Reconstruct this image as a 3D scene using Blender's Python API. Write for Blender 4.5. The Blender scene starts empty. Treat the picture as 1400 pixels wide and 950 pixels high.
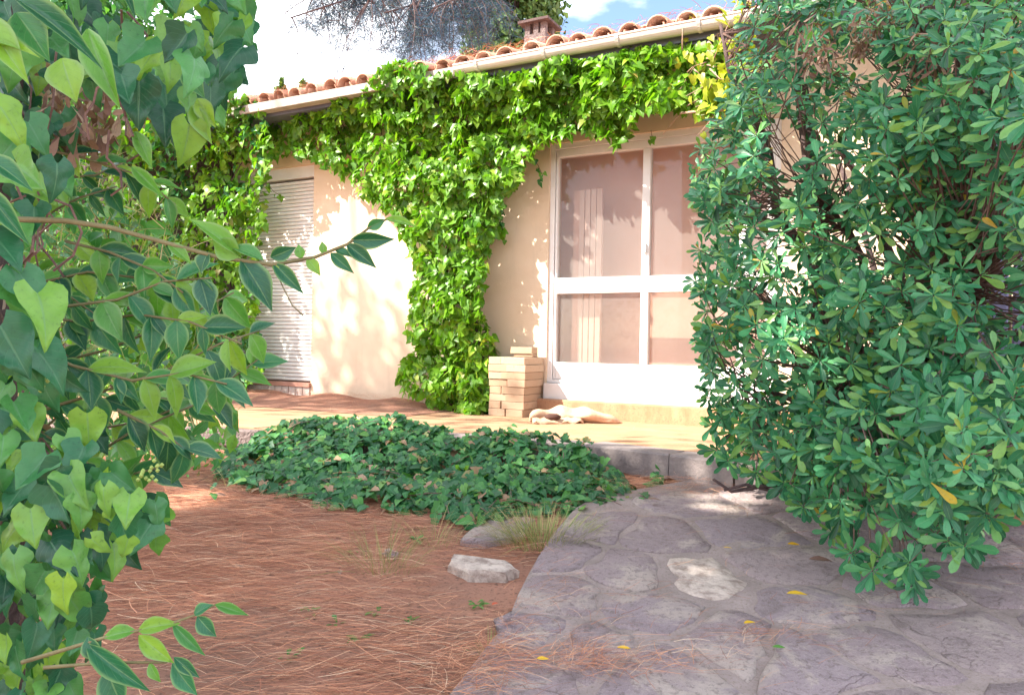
import bpy, math, random
import numpy as np
from mathutils import Vector, Matrix
random.seed(7); rng = np.random.default_rng(7)
sc = bpy.context.scene
COL = sc.collection
# ------------------------------------------------------------ camera
F = 1038.0
ROLL = 0.018; PITCH = -0.003
CAM = np.array([0., 0., 0.6])
_fw = np.array([0., math.cos(PITCH), math.sin(PITCH)])
_r0 = np.array([1., 0., 0.]); _u0 = np.cross(_r0, _fw)
RT = math.cos(ROLL)*_r0 + math.sin(ROLL)*_u0
UP = -math.sin(ROLL)*_r0 + math.cos(ROLL)*_u0
cam = bpy.data.cameras.new('camera'); co = bpy.data.objects.new('camera', cam); COL.objects.link(co)
cam.sensor_width = 36; cam.lens = 36*F/1400; cam.clip_start = 0.05; cam.clip_end = 3000
m = Matrix.Identity(4)
for i in range(3):
    m[i][0] = RT[i]; m[i][1] = UP[i]; m[i][2] = -_fw[i]; m[i][3] = CAM[i]
co.matrix_world = m
sc.camera = co
# ------------------------------------------------------------ sun, sky, exposure
SUN = np.array([-1.264, -.461, 1.2]); SUN = SUN/np.linalg.norm(SUN)
sl = bpy.data.lights.new('sun', 'SUN'); sl.energy = 5.0; sl.angle = math.radians(.55); sl.color = (1., .93, .80)
so = bpy.data.objects.new('sun', sl); COL.objects.link(so)
so.rotation_euler = Vector(SUN).to_track_quat('Z', 'Y').to_euler(); so.location = (-12, -5, 14)
w = bpy.data.worlds.new('World'); sc.world = w; w.use_nodes = True
nt = w.node_tree; nt.nodes.clear()
def wn(t, **k):
    n = nt.nodes.new(t)
    for a, b in k.items(): setattr(n, a, b)
    return n
sky = wn('ShaderNodeTexSky', sky_type='NISHITA', sun_disc=False)
sky.sun_elevation = math.asin(SUN[2]); sky.sun_rotation = math.atan2(SUN[0], SUN[1])
bg = wn('ShaderNodeBackground'); bg.inputs[1].default_value = .12
tc = wn('ShaderNodeTexCoord'); mp = wn('ShaderNodeMapping'); mp.inputs['Scale'].default_value = (1, 1, 2.2)
mp.inputs['Location'].default_value = (0.55, .1, .12)
nz = wn('ShaderNodeTexNoise'); nz.inputs['Scale'].default_value = 2.1; nz.inputs['Detail'].default_value = 7; nz.inputs['Roughness'].default_value = .55
rp = wn('ShaderNodeValToRGB'); rp.color_ramp.elements[0].position = .42; rp.color_ramp.elements[1].position = .56
mx = wn('ShaderNodeMix', data_type='RGBA')
mx.inputs[7].default_value = (9.5, 9.7, 10.3, 1)
L = nt.links.new
L(tc.outputs['Generated'], mp.inputs[0]); L(mp.outputs[0], nz.inputs[0]); L(nz.outputs[0], rp.inputs[0])
L(rp.outputs[0], mx.inputs[0]); L(sky.outputs[0], mx.inputs[6]); L(mx.outputs[2], bg.inputs[0])
L(bg.outputs[0], wn('ShaderNodeOutputWorld').inputs[0])
sc.view_settings.view_transform = 'Standard'; sc.view_settings.look = 'None'; sc.view_settings.gamma = 1
sc.view_settings.exposure = 1.65
# ------------------------------------------------------------ helpers
def ray(px, py):
    d = (px-700)*RT + (475-py)*UP + F*_fw
    return d/F
def at(px, py, d): return CAM + ray(px, py)*d
# facade frame : S along wall to the right, N outward
FA = math.radians(28)
P0 = np.array([.363, 6.6, 0.]); SV = np.array([math.cos(FA), -math.sin(FA), 0.]); NV = np.array([-math.sin(FA), -math.cos(FA), 0.]); ZV = np.array([0., 0., 1.])
def fp(s, o, z): return P0 + SV*s + NV*o + ZV*z
def on_wall(px, py, off):
    r = ray(px, py); t = np.dot(P0+NV*off-CAM, NV)/np.dot(r, NV)
    return CAM + r*t
def gz0(x, y):
    yy = np.clip(y, -1.0, 5.2)
    return -.15 - .1*(4.2-yy)*(yy < 4.2) - .02*(yy-4.2)*(yy > 4.2)
def on_ground(px, py, dz=0.):
    r = ray(px, py); t = 2.5
    for _ in range(30):
        p = CAM + r*t; t = (gz0(p[0], p[1])+dz-CAM[2])/r[2]
    return CAM + r*t
def on_z(px, py, z):
    r = ray(px, py); return CAM + r*((z-CAM[2])/r[2])

class MB:
    def __init__(s): s.v = []; s.f = []; s.uv = []
    def add(s, verts, faces):
        b = len(s.v); s.v += [tuple(v) for v in verts]; s.f += [tuple(i+b for i in f) for f in faces]
        return s
    def box(s, c, ax, ay, az):
        c, ax, ay, az = map(np.array, (c, ax, ay, az))
        vs = [c+ax*i+ay*j+az*k for i in (-1, 1) for j in (-1, 1) for k in (-1, 1)]
        return s.add(vs, [(0, 1, 3, 2), (4, 6, 7, 5), (0, 4, 5, 1), (2, 3, 7, 6), (0, 2, 6, 4), (1, 5, 7, 3)])
    def fbox(s, s0, s1, o0, o1, z0, z1):
        return s.box(fp((s0+s1)/2, (o0+o1)/2, (z0+z1)/2), SV*(s1-s0)/2, -NV*(o1-o0)/2, ZV*(z1-z0)/2)
    def tube(s, pts, rad, n=5, cap=True):
        pts = [np.array(p, float) for p in pts]; k = len(pts)
        if not hasattr(rad, '__len__'): rad = [rad]*k
        b = len(s.v); ref = None
        for i in range(k):
            t = pts[min(i+1, k-1)]-pts[max(i-1, 0)]; t = t/(np.linalg.norm(t)+1e-9)
            if ref is None: ref = np.cross(t, [.3, .2, .9] if abs(t[2]) < .9 else [1, 0, 0])
            a = ref-t*np.dot(ref, t); a = a/(np.linalg.norm(a)+1e-9); ref = a; c = np.cross(t, a)
            for j in range(n):
                an = 2*math.pi*j/n; s.v.append(tuple(pts[i]+rad[i]*(a*math.cos(an)+c*math.sin(an))))
        for i in range(k-1):
            for j in range(n):
                s.f.append((b+i*n+j, b+i*n+(j+1) % n, b+(i+1)*n+(j+1) % n, b+(i+1)*n+j))
        if cap: s.f.append(tuple(b+j for j in range(n))[::-1]); s.f.append(tuple(b+(k-1)*n+j for j in range(n)))
        return s
    def mesh(s, name):
        me = bpy.data.meshes.new(name); me.from_pydata(s.v, [], s.f); me.update(); return me
    def build(s, name, mat, parent=None, smooth=False, bevel=0, kind=None, loc=None):
        me = s.mesh(name)
        if smooth: me.polygons.foreach_set('use_smooth', [True]*len(me.polygons))
        o = link(name, me, mat, parent)
        if bevel:
            b = o.modifiers.new('bevel', 'BEVEL'); b.width = bevel; b.segments = 2; b.limit_method = 'ANGLE'
        if kind: o['kind'] = kind
        return o
def one(name, pts, rad, n_, mat, parent):
    return MB().tube(pts, rad, n_).build(name, mat, parent, True)
def link(name, me, mat, parent=None):
    if mat is not None and not me.materials: me.materials.append(mat)
    o = bpy.data.objects.new(name, me); COL.objects.link(o)
    if parent is not None: o.parent = parent
    return o
def tag(o, label=None, cat=None, group=None, kind=None):
    if label: o['label'] = label
    if cat: o['category'] = cat
    if group: o['group'] = group
    if kind: o['kind'] = kind
    return o
def thing(name, label, cat, group=None):
    o = bpy.data.objects.new(name, None); COL.objects.link(o); o.empty_display_size = .1
    return tag(o, label, cat, group)

# ------------------------------------------------------------ materials
class N:
    def __init__(s, name):
        s.m = bpy.data.materials.new(name); s.m.use_nodes = True; s.t = s.m.node_tree; s.t.nodes.clear()
        s.out = s.n('ShaderNodeOutputMaterial')
    def n(s, t, ins=None, **k):
        x = s.t.nodes.new(t)
        for a, b in k.items(): setattr(x, a, b)
        for a, b in (ins or {}).items(): s.set(x.inputs[a], b)
        return x
    def set(s, inp, v):
        if isinstance(v, bpy.types.NodeSocket): s.t.links.new(v, inp)
        else:
            if isinstance(v, tuple) and len(v) == 3 and inp.type == 'RGBA': v = v+(1,)
            inp.default_value = v
    def math(s, op, a, b=0., c=0., clamp=False):
        x = s.n('ShaderNodeMath', operation=op, use_clamp=clamp); s.set(x.inputs[0], a); s.set(x.inputs[1], b); s.set(x.inputs[2], c); return x.outputs[0]
    def mix(s, f, a, b, bt='MIX'):
        x = s.n('ShaderNodeMix', data_type='RGBA', blend_type=bt); s.set(x.inputs[0], f); s.set(x.inputs[6], a); s.set(x.inputs[7], b); return x.outputs[2]
    def noise(s, scale, detail=4, rough=.55, vec=None, dist=0.):
        x = s.n('ShaderNodeTexNoise'); x.inputs['Scale'].default_value = scale; x.inputs['Detail'].default_value = detail
        x.inputs['Roughness'].default_value = rough; x.inputs['Distortion'].default_value = dist
        if vec is not None: s.set(x.inputs[0], vec)
        return x.outputs[0]
    def ramp(s, f, stops):
        x = s.n('ShaderNodeValToRGB'); s.set(x.inputs[0], f); e = x.color_ramp.elements
        e[0].position, e[0].color = stops[0][0], tuple(stops[0][1])+(1,)
        e[1].position, e[1].color = stops[-1][0], tuple(stops[-1][1])+(1,)
        for p, c in stops[1:-1]:
            q = e.new(p); q.color = tuple(c)+(1,)
        return x.outputs[0]
    def sstep(s, v, a, b):
        x = s.n('ShaderNodeMapRange', interpolation_type='SMOOTHSTEP'); s.set(x.inputs[0], v); x.inputs[1].default_value = a; x.inputs[2].default_value = b; return x.outputs[0]
    def bump(s, h, st=.3, d=.01, nrm=None):
        x = s.n('ShaderNodeBump'); x.inputs['Strength'].default_value = st; x.inputs['Distance'].default_value = d; s.set(x.inputs['Height'], h)
        if nrm is not None: s.set(x.inputs['Normal'], nrm)
        return x.outputs[0]
    def coord(s): return s.n('ShaderNodeNewGeometry').outputs['Position']
    def objc(s): return s.n('ShaderNodeTexCoord').outputs['Object']
    def rnd(s):
        g = s.n('ShaderNodeNewGeometry').outputs['Random Per Island']; o = s.n('ShaderNodeObjectInfo').outputs['Random']
        return s.math('FRACT', s.math('ADD', g, o))
    def pbr(s, col, rough=.7, nrm=None, spec=.4, metal=0., **k):
        x = s.n('ShaderNodeBsdfPrincipled'); s.set(x.inputs['Base Color'], col); s.set(x.inputs['Roughness'], rough)
        s.set(x.inputs['Metallic'], metal); s.set(x.inputs['Specular IOR Level'], spec)
        if nrm is not None: s.set(x.inputs['Normal'], nrm)
        return x.outputs[0]
    def done(s, sh): s.t.links.new(sh, s.out.inputs[0]); return s.m
def simple(name, c0, c1, scale=8, rough=.7, bump=.2, bd=.005, spec=.35, detail=5, metal=0.):
    n = N(name); p = n.coord(); f = n.noise(scale, detail, .6, p); g = n.noise(scale*9, 3, .6, p)
    c = n.ramp(n.math('ADD', n.math('MULTIPLY', f, .7), n.math('MULTIPLY', g, .3)), [(.3, c0), (.7, c1)])
    return n.done(n.pbr(c, rough, n.bump(g, bump, bd), spec, metal))
def leafmat(name, stops, vein=(.3, .4, .15), veinw=.5, rough=.38, trans=.35, tcol=None, side=True, spec=.38, rim=None, old=None):
    n = N(name); r = n.rnd(); c = n.ramp(r, stops)
    uv = n.n('ShaderNodeUVMap'); sp = n.n('ShaderNodeSeparateXYZ', {0: uv.outputs[0]})
    au = n.math('ABSOLUTE', n.math('SUBTRACT', sp.outputs[0], .5))
    mid = n.math('SUBTRACT', 1., n.sstep(au, .012, .04))
    h = mid
    if side:
        ph = n.math('SUBTRACT', n.math('MULTIPLY', sp.outputs[1], 7.), n.math('MULTIPLY', au, 5.))
        tri = n.math('ABSOLUTE', n.math('SUBTRACT', n.math('FRACT', ph), .5))
        sv = n.math('MULTIPLY', n.math('SUBTRACT', 1., n.sstep(tri, .0, .09)), .35)
        h = n.math('MAXIMUM', mid, sv)
    c = n.mix(n.math('MULTIPLY', h, veinw), c, vein)
    nz = n.noise(35, 3, .6, n.coord())
    n2 = n.noise(140, 3, .7, n.coord()); c = n.mix(n.math('MULTIPLY', nz, .45), c, tuple(x*.5 for x in stops[0][1])); c = n.mix(n.math('MULTIPLY', n.sstep(n2, .55, .75), .35), c, tuple(x*.4 for x in stops[0][1]))
    if old: c = n.mix(n.math('MULTIPLY', n.sstep(n.math('ADD', n.noise(2.2, 3, .6, n.coord()), n.math('MULTIPLY', r, .25)), .62, .74), .5), c, old)
    if rim: c = n.mix(n.math('MULTIPLY', n.sstep(au, .34, .5), .8), c, rim)
    nr = n.bump(n.math('ADD', n.math('MULTIPLY', h, -.6), nz), .35, .002)
    a = n.pbr(c, rough, nr, spec)
    tr = n.n('ShaderNodeBsdfTranslucent'); n.set(tr.inputs[0], n.mix(1., c, tcol or (1.6, 1.9, .5), 'MULTIPLY'))
    ms = n.n('ShaderNodeMixShader'); ms.inputs[0].default_value = trans
    n.t.links.new(a, ms.inputs[1]); n.t.links.new(tr.outputs[0], ms.inputs[2])
    return n.done(ms.outputs[0])
M = {}
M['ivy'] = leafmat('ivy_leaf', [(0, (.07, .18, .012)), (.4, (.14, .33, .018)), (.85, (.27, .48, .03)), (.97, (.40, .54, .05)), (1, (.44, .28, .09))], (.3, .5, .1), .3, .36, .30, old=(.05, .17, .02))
M['ivy_dark'] = leafmat('shaded_ivy_leaf', [(0, (.03, .14, .04)), (.5, (.06, .23, .06)), (.9, (.13, .36, .06)), (1, (.22, .42, .05))], (.2, .4, .2), .35, .36, .2)  # darker ivy colours, shade put into the leaf
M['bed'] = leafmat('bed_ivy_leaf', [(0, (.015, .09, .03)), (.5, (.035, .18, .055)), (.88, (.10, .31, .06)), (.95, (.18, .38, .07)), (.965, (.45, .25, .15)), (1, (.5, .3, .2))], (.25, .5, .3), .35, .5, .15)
M['near'] = leafmat('near_ivy_leaf', [(0, (.014, .08, .045)), (.35, (.035, .17, .08)), (.65, (.09, .31, .08)), (1, (.28, .50, .05))], (.16, .34, .2), .38, .33, .18)
M['privet'] = leafmat('privet_leaf', [(0, (.018, .10, .06)), (.45, (.04, .20, .09)), (.7, (.12, .34, .05)), (1, (.30, .50, .05))], (.25, .42, .2), .5, .30, .25, rim=(.20, .34, .14))
M['shrub'] = leafmat('shrub_leaf', [(0, (.014, .09, .04)), (.35, (.045, .25, .115)), (.7, (.10, .38, .16)), (.9, (.24, .50, .14)), (.99, (.2, .38, .06)), (.995, (.6, .42, .04)), (1, (.6, .35, .05))], (.22, .42, .2), .45, .36, .15, side=False)
M['yellow'] = leafmat('yellow_leaf', [(0, (.75, .42, .02)), (1, (.85, .58, .06))], (.6, .35, .05), .4, .5, .2)
M['red'] = leafmat('red_leaf', [(0, (.6, .09, .05)), (1, (.65, .12, .05))], (.4, .1, .05), .4, .5, .2)
M['dry'] = leafmat('dry_leaf', [(0, (.20, .11, .09)), (.6, (.36, .23, .18)), (1, (.55, .42, .32))], (.3, .2, .1), .4, .7, .1)
M['pinegreen'] = leafmat('pine_needle_green', [(0, (.02, .05, .11)), (.6, (.04, .09, .17)), (1, (.06, .13, .12))], rough=.5, trans=.1, side=False, veinw=0)
M['cypress'] = leafmat('far_foliage', [(0, (.05, .10, .03)), (.5, (.10, .19, .05)), (1, (.20, .28, .07))], rough=.6, trans=.2, side=False, veinw=0)
M['bark'] = simple('bark', (.05, .03, .035), (.16, .11, .10), 20, .9, .8, .01)
M['twig'] = simple('twig', (.09, .05, .05), (.24, .15, .12), 30, .8, .4)
M['ptwig'] = simple('green_twig', (.12, .11, .05), (.22, .20, .10), 30, .7, .3)
M['drystick'] = simple('dry_stick', (.28, .16, .12), (.55, .38, .28), 30, .8, .4)
n = N('pine_needle_brown'); M['needle'] = n.done(n.pbr(n.ramp(n.rnd(), [(0, (.30, .10, .06)), (.5, (.58, .23, .125)), (.85, (.74, .38, .22)), (1, (.84, .63, .45))]), .6, None, .3))
n = N('grass_blade'); M['grass'] = n.done(n.pbr(n.ramp(n.rnd(), [(0, (.14, .20, .05)), (.5, (.28, .33, .10)), (1, (.55, .42, .20))]), .7))
M['weed'] = leafmat('weed_leaf', [(0, (.05, .2, .04)), (1, (.14, .34, .07))], (.2, .4, .1), .3, .5, .25)
# soil
n = N('soil'); p = n.coord(); a = n.noise(1.3, 5, .6, p); b = n.noise(60, 4, .7, p); st = n.n('ShaderNodeMapping', {0: p}); st.inputs['Scale'].default_value = (9, 60, 20); st.inputs['Rotation'].default_value = (0, 0, .25)
s_ = n.noise(3, 5, .6, st.outputs[0])
c = n.ramp(a, [(.35, (.25, .14, .11)), (.6, (.50, .25, .175))]); c = n.mix(n.math('MULTIPLY', s_, .6), c, (.42, .22, .15))
c = n.mix(n.sstep(b, .5, .75), c, (.13, .085, .07))
M['soil'] = n.done(n.pbr(c, .95, n.bump(n.math('ADD', b, s_), .8, .015), .15))
# path stones
n = N('flagstone'); p = n.coord(); r = n.n('ShaderNodeObjectInfo').outputs['Random']
c = n.ramp(r, [(0, (.42, .325, .34)), (.45, (.46, .355, .37)), (.8, (.44, .35, .385)), (1, (.50, .39, .385))])
a = n.noise(4, 6, .65, p, .6); b = n.noise(45, 5, .75, p); e = n.noise(220, 2, .6, p)
c = n.mix(n.sstep(a, .50, .62), c, (.62, .51, .47)); c = n.mix(n.math('MULTIPLY', n.math('SUBTRACT', 1., n.sstep(a, .3, .46)), .75), c, (.27, .215, .215))
c = n.mix(n.math('MULTIPLY', n.sstep(b, .50, .64), .6), c, (.24, .185, .17)); c = n.mix(n.math('MULTIPLY', n.sstep(e, .58, .68), .6), c, (.62, .53, .49))
vc = n.n('ShaderNodeTexVoronoi', feature='DISTANCE_TO_EDGE'); vc.inputs['Scale'].default_value = 2.3; wv = n.n('ShaderNodeVectorMath', operation='ADD', ins={0: p}); nn_ = n.n('ShaderNodeTexNoise'); nn_.inputs['Scale'].default_value = 5; nn_.inputs['Detail'].default_value = 6
sc2 = n.n('ShaderNodeVectorMath', operation='SCALE', ins={0: nn_.outputs[1]}); n.set(nn_.inputs[0], p); sc2.inputs['Scale'].default_value = .5; n.set(wv.inputs[1], sc2.outputs[0]); n.set(vc.inputs[0], wv.outputs[0])
crk = n.math('MULTIPLY', n.math('SUBTRACT', 1., n.sstep(vc.outputs[0], .002, .012)), n.sstep(n.noise(1.7, 3, .5, p), .46, .56))
c = n.mix(n.math('MULTIPLY', crk, .4), c, (.14, .10, .09)); a = n.math('SUBTRACT', a, n.math('MULTIPLY', crk, .2))
M['stone'] = n.done(n.pbr(c, .85, n.bump(n.math('ADD', n.math('MULTIPLY', a, 1.6), n.math('ADD', b, n.math('MULTIPLY', e, .3))), 1., .03), .3))
n = N('pale_stone'); p = n.coord(); a = n.noise(18, 6, .7, p); c = n.ramp(a, [(.35, (.30, .23, .2)), (.6, (.62, .52, .46))])
M['palestone'] = n.done(n.pbr(c, .9, n.bump(a, 1., .02), .2))
n = N('mortar'); p = n.coord(); a = n.noise(6, 6, .65, p); b = n.noise(90, 4, .7, p)
c = n.ramp(a, [(.35, (.28, .225, .21)), (.65, (.41, .325, .31))]); c = n.mix(n.sstep(b, .5, .7), c, (.24, .19, .16))
M['mortar'] = n.done(n.pbr(c, .95, n.bump(n.math('ADD', a, b), .8, .01), .2))
# render / stucco
n = N('stucco'); p = n.coord(); a = n.noise(1.1, 5, .6, p); b = n.noise(150, 3, .7, p); z = n.n('ShaderNodeSeparateXYZ', {0: p}).outputs[2]
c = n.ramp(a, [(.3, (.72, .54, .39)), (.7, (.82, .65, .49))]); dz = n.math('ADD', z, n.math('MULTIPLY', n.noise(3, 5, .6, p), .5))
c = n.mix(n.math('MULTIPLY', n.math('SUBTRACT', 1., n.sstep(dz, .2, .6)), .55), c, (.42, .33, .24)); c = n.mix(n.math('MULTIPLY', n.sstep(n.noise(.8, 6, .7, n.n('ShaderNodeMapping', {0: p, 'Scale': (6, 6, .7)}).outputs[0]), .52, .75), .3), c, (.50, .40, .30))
M['stucco'] = n.done(n.pbr(c, .92, n.bump(b, .55, .006), .2))
n = N('terrace_concrete'); p = n.coord(); mp = n.n('ShaderNodeMapping', {0: p}); mp.inputs['Scale'].default_value = (2, 9, 2); mp.inputs['Rotation'].default_value = (0, 0, .35)
a = n.noise(1.6, 6, .65, mp.outputs[0]); b = n.noise(70, 4, .7, p)
c = n.ramp(a, [(.35, (.36, .19, .11)), (.65, (.50, .29, .175))]); c = n.mix(n.sstep(b, .52, .7), c, (.28, .16, .11))
M['terrace'] = n.done(n.pbr(c, .9, n.bump(n.math('ADD', a, b), .5, .006), .2))
M['edge'] = simple('edge_stone', (.16, .135, .135), (.33, .275, .265), 7, .85, .5, .01)
M['oldwall'] = simple('rough_retaining_stone', (.12, .09, .09), (.26, .20, .19), 6, .95, 1., .03)
n = N('white_paint'); M['white'] = n.done(n.pbr(n.ramp(n.noise(6, 4, .6, n.coord()), [(.3, (.74, .70, .68)), (.7, (.82, .79, .78))]), .42, None, .4))
n = N('shutter_plastic'); p = n.coord(); a = n.noise(5, 5, .6, p); M['shutter'] = n.done(n.pbr(n.ramp(a, [(.3, (.72, .69, .67)), (.7, (.82, .79, .76))]), .45, None, .4))
M['gutter'] = simple('gutter_paint', (.62, .56, .52), (.76, .71, .66), 3, .45, .1)
M['fascia'] = simple('fascia_concrete', (.28, .25, .22), (.5, .45, .4), 9, .9, .5)
M['soffit'] = simple('soffit_board', (.10, .12, .16), (.16, .18, .22), 4, .8, .2)
n = N('roof_tile'); p = n.coord(); r = n.n('ShaderNodeObjectInfo').outputs['Random']; c = n.ramp(r, [(0, (.44, .23, .16)), (.5, (.58, .33, .24)), (1, (.70, .48, .37))])
a = n.noise(14, 6, .7, p); c = n.mix(n.sstep(a, .5, .72), c, (.25, .15, .11)); c = n.mix(n.math('MULTIPLY', n.sstep(n.noise(6, 4, .6, p), .55, .7), .5), c, (.68, .52, .4))
M['tile'] = n.done(n.pbr(c, .85, n.bump(a, .6, .008), .25))
n = N('clay_brick'); p = n.coord(); r = n.n('ShaderNodeObjectInfo').outputs['Random']; a = n.noise(25, 5, .7, p)
c = n.ramp(r, [(0, (.36, .245, .165)), (.5, (.42, .29, .20)), (1, (.46, .33, .235))]); c = n.mix(n.sstep(a, .55, .75), c, (.34, .2, .12))
M['brick'] = n.done(n.pbr(c, .9, n.bump(a, .6, .006), .2))
M['sillbrick'] = simple('sill_brick', (.42, .36, .33), (.62, .54, .49), 12, .9, .5)
M['redledge'] = simple('red_ledge', (.36, .17, .12), (.48, .26, .2), 12, .85, .4)
M['room'] = simple('room_plaster', (.80, .42, .32), (.86, .50, .40), 3, .9, .1)
M['radiator'] = simple('radiator_enamel', (.80, .50, .41), (.86, .57, .48), 3, .4, .05)
M['metal'] = simple('handle_metal', (.4, .38, .36), (.5, .48, .46), 10, .3, .05, metal=.8)
M['sack'] = simple('sack_paper', (.50, .31, .20), (.64, .44, .31), 6, .8, .5, .01)
M['dark'] = simple('hollow_shade', (.05, .025, .02), (.09, .04, .03), 10, .9, .1)
M['post'] = simple('lilac_shade_wood', (.30, .28, .50), (.42, .39, .62), 5, .7, .4)  # violet shade put into the post colour
M['hill'] = simple('far_ground', (.08, .10, .05), (.14, .15, .08), .1, .95, .1)
n = N('glass'); lw = n.n('ShaderNodeFresnel'); lw.inputs[0].default_value = 1.5; g = n.n('ShaderNodeBsdfGlossy'); g.inputs['Roughness'].default_value = .015; t = n.n('ShaderNodeBsdfTransparent'); t.inputs[0].default_value = (.93, .94, .93, 1)
d_ = n.n('ShaderNodeBsdfDiffuse'); d_.inputs[0].default_value = (.8, .72, .68, 1)
ms = n.n('ShaderNodeMixShader'); n.set(ms.inputs[0], n.math('MULTIPLY', lw.outputs[0], .5, clamp=True)); n.t.links.new(t.outputs[0], ms.inputs[1]); n.t.links.new(g.outputs[0], ms.inputs[2])
m2 = n.n('ShaderNodeMixShader'); m2.inputs[0].default_value = .09; n.t.links.new(ms.outputs[0], m2.inputs[1]); n.t.links.new(d_.outputs[0], m2.inputs[2])   # dust film, thickened as painted haze to lighten the glass
M['glass'] = n.done(m2.outputs[0])

# ------------------------------------------------------------ leaf templates
def leaf_template(width, nv=4, nu=2, fold=.15, curl=.2, back=0., wave=0., v0=0.):
    """unit leaf: y from base 0 to tip 1, x half-width from width(v)"""
    V, UV, FC = [], [], []
    for i in range(nv+1):
        v = i/nv; vv = v0+(1-v0)*v; wd = width(vv)
        for j in range(-nu, nu+1):
            u = j/nu
            x = u*wd; y = vv - back*abs(u)**1.5*(1-vv)**2
            z = fold*abs(x) - curl*vv*vv + wave*math.sin(vv*9+abs(u)*2)*abs(u)
            V.append((x, y, z)); UV.append((.5+.5*u, vv))
    w_ = 2*nu+1
    for i in range(nv):
        for j in range(2*nu):
            a = i*w_+j; FC.append((a, a+1, a+w_+1, a+w_))
    return np.array(V, float), np.array(FC, int), np.array(UV, float)
def prof(pts):
    xs = [p[0] for p in pts]; ys = [p[1] for p in pts]
    return lambda v: float(np.interp(v, xs, ys))
ivy_p = prof([(0, .16), (.06, .34), (.18, .5), (.27, .50), (.38, .34), (.5, .30), (.62, .29), (.8, .15), (1, .01)])
heart_p = prof([(0, .2), (.08, .38), (.2, .45), (.4, .40), (.6, .29), (.8, .14), (1, .01)])
priv_p = prof([(0, .02), (.08, .10), (.2, .20), (.38, .265), (.55, .25), (.72, .16), (.86, .075), (1, .005)])
pit_p = prof([(0, .03), (.15, .04), (.3, .075), (.5, .145), (.7, .195), (.82, .195), (.92, .15), (1, .04)])
IVY_LO = [leaf_template(ivy_p, 5, 1, .3, .22, .22), leaf_template(heart_p, 4, 1, .35, .3, .18), leaf_template(ivy_p, 5, 1, -.1, .35, .25)]
IVY_HI = [leaf_template(ivy_p, 12, 3, .3, .3, .22, .06), leaf_template(heart_p, 10, 3, .45, .45, .2, .05), leaf_template(ivy_p, 12, 3, -.15, .55, .25, .07), leaf_template(heart_p, 10, 3, .1, .15, .2, .08), leaf_template(ivy_p, 12, 3, .6, -.15, .2, .05)]
PRIV = [leaf_template(priv_p, 9, 2, .45, .25), leaf_template(priv_p, 9, 2, .2, .5), leaf_template(priv_p, 9, 2, .6, .05)]
PIT = [leaf_template(pit_p, 8, 1, .35, .12), leaf_template(pit_p, 8, 1, .2, .32), leaf_template(pit_p, 8, 1, -.15, -.1)]
DOT = [leaf_template(prof([(0, .1), (.3, .4), (.6, .35), (1, .05)]), 2, 1, .3, .2)]
NEED = [leaf_template(prof([(0, .5), (.8, .5), (1, .1)]), 2, 1, 0, .08)]
def frames(T, Nn):
    T = T/np.linalg.norm(T, axis=1, keepdims=True)
    Z = Nn - T*np.sum(Nn*T, axis=1, keepdims=True); Z = Z/(np.linalg.norm(Z, axis=1, keepdims=True)+1e-9)
    X = np.cross(T, Z); return np.stack([X, T, Z], axis=2)   # columns
def tmesh(name, tpl, mat):
    V, FC, UV = tpl; return raw_mesh(name, V, FC, UV, mat)
def raw_mesh(name, V, FC, UVv, mat):
    me = bpy.data.meshes.new(name); nf = len(FC); k = FC.shape[1]
    me.vertices.add(len(V)); me.vertices.foreach_set('co', V.astype(np.float32).ravel())
    me.loops.add(nf*k); me.loops.foreach_set('vertex_index', FC.astype(np.int32).ravel())
    me.polygons.add(nf); me.polygons.foreach_set('loop_start', np.arange(0, nf*k, k, dtype=np.int32))
    me.polygons.foreach_set('use_smooth', np.ones(nf, dtype=bool))
    uv = me.uv_layers.new(name='UVMap'); uv.data.foreach_set('uv', UVv[FC.ravel()].astype(np.float32).ravel())
    me.update(calc_edges=True); me.materials.append(mat); return me
def scatter(tpls, P, T, Nn, S, mat, parent, name='leaf', single=300, W=None, stuffname=None, stuff_only=False, vis=None):
    """leaves as objects for those that show largest, the rest as one stuff part"""
    P = np.asarray(P, float); T = np.asarray(T, float); Nn = np.asarray(Nn, float); S = np.asarray(S, float)
    R = frames(T, Nn); k = len(P); ti = rng.integers(0, len(tpls), k)
    if W is None: W = np.ones(k)
    d = np.linalg.norm(P-CAM, axis=1); score = S/d if vis is None else vis
    order = np.argsort(-score); sel = np.zeros(k, bool)
    if not stuff_only: sel[order[:single]] = True
    if sel.any():
        ms = [tmesh(name, t, mat) for t in tpls]
        for i in np.where(sel)[0]:
            o = bpy.data.objects.new(name, ms[ti[i]]); COL.objects.link(o)
            if parent is not None: o.parent = parent
            mm = np.eye(4); mm[:3, :3] = R[i]*np.array([S[i]*W[i], S[i], S[i]]); mm[:3, 3] = P[i]
            o.matrix_local = Matrix(mm.tolist())
    Vs, Fs, Us, b = [], [], [], 0
    for q, (V, FC, UV) in enumerate(tpls):
        idx = np.where((~sel) & (ti == q))[0]
        if not len(idx): continue
        Vl = V[None]*np.stack([S[idx]*W[idx], S[idx], S[idx]], 1)[:, None, :]
        Vw = np.einsum('nij,nkj->nki', R[idx], Vl)+P[idx][:, None, :]
        Fw = FC[None]+(np.arange(len(idx))*len(V))[:, None, None]+b
        Vs.append(Vw.reshape(-1, 3)); Fs.append(Fw.reshape(-1, FC.shape[1])); Us.append(np.tile(UV, (len(idx), 1))); b += len(idx)*len(V)
    if Vs:
        nm = stuffname or (name+'_mass'); o = link(nm, raw_mesh(nm, np.concatenate(Vs), np.concatenate(Fs), np.concatenate(Us), mat), mat, parent)
        o['kind'] = 'stuff'; return o
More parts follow.
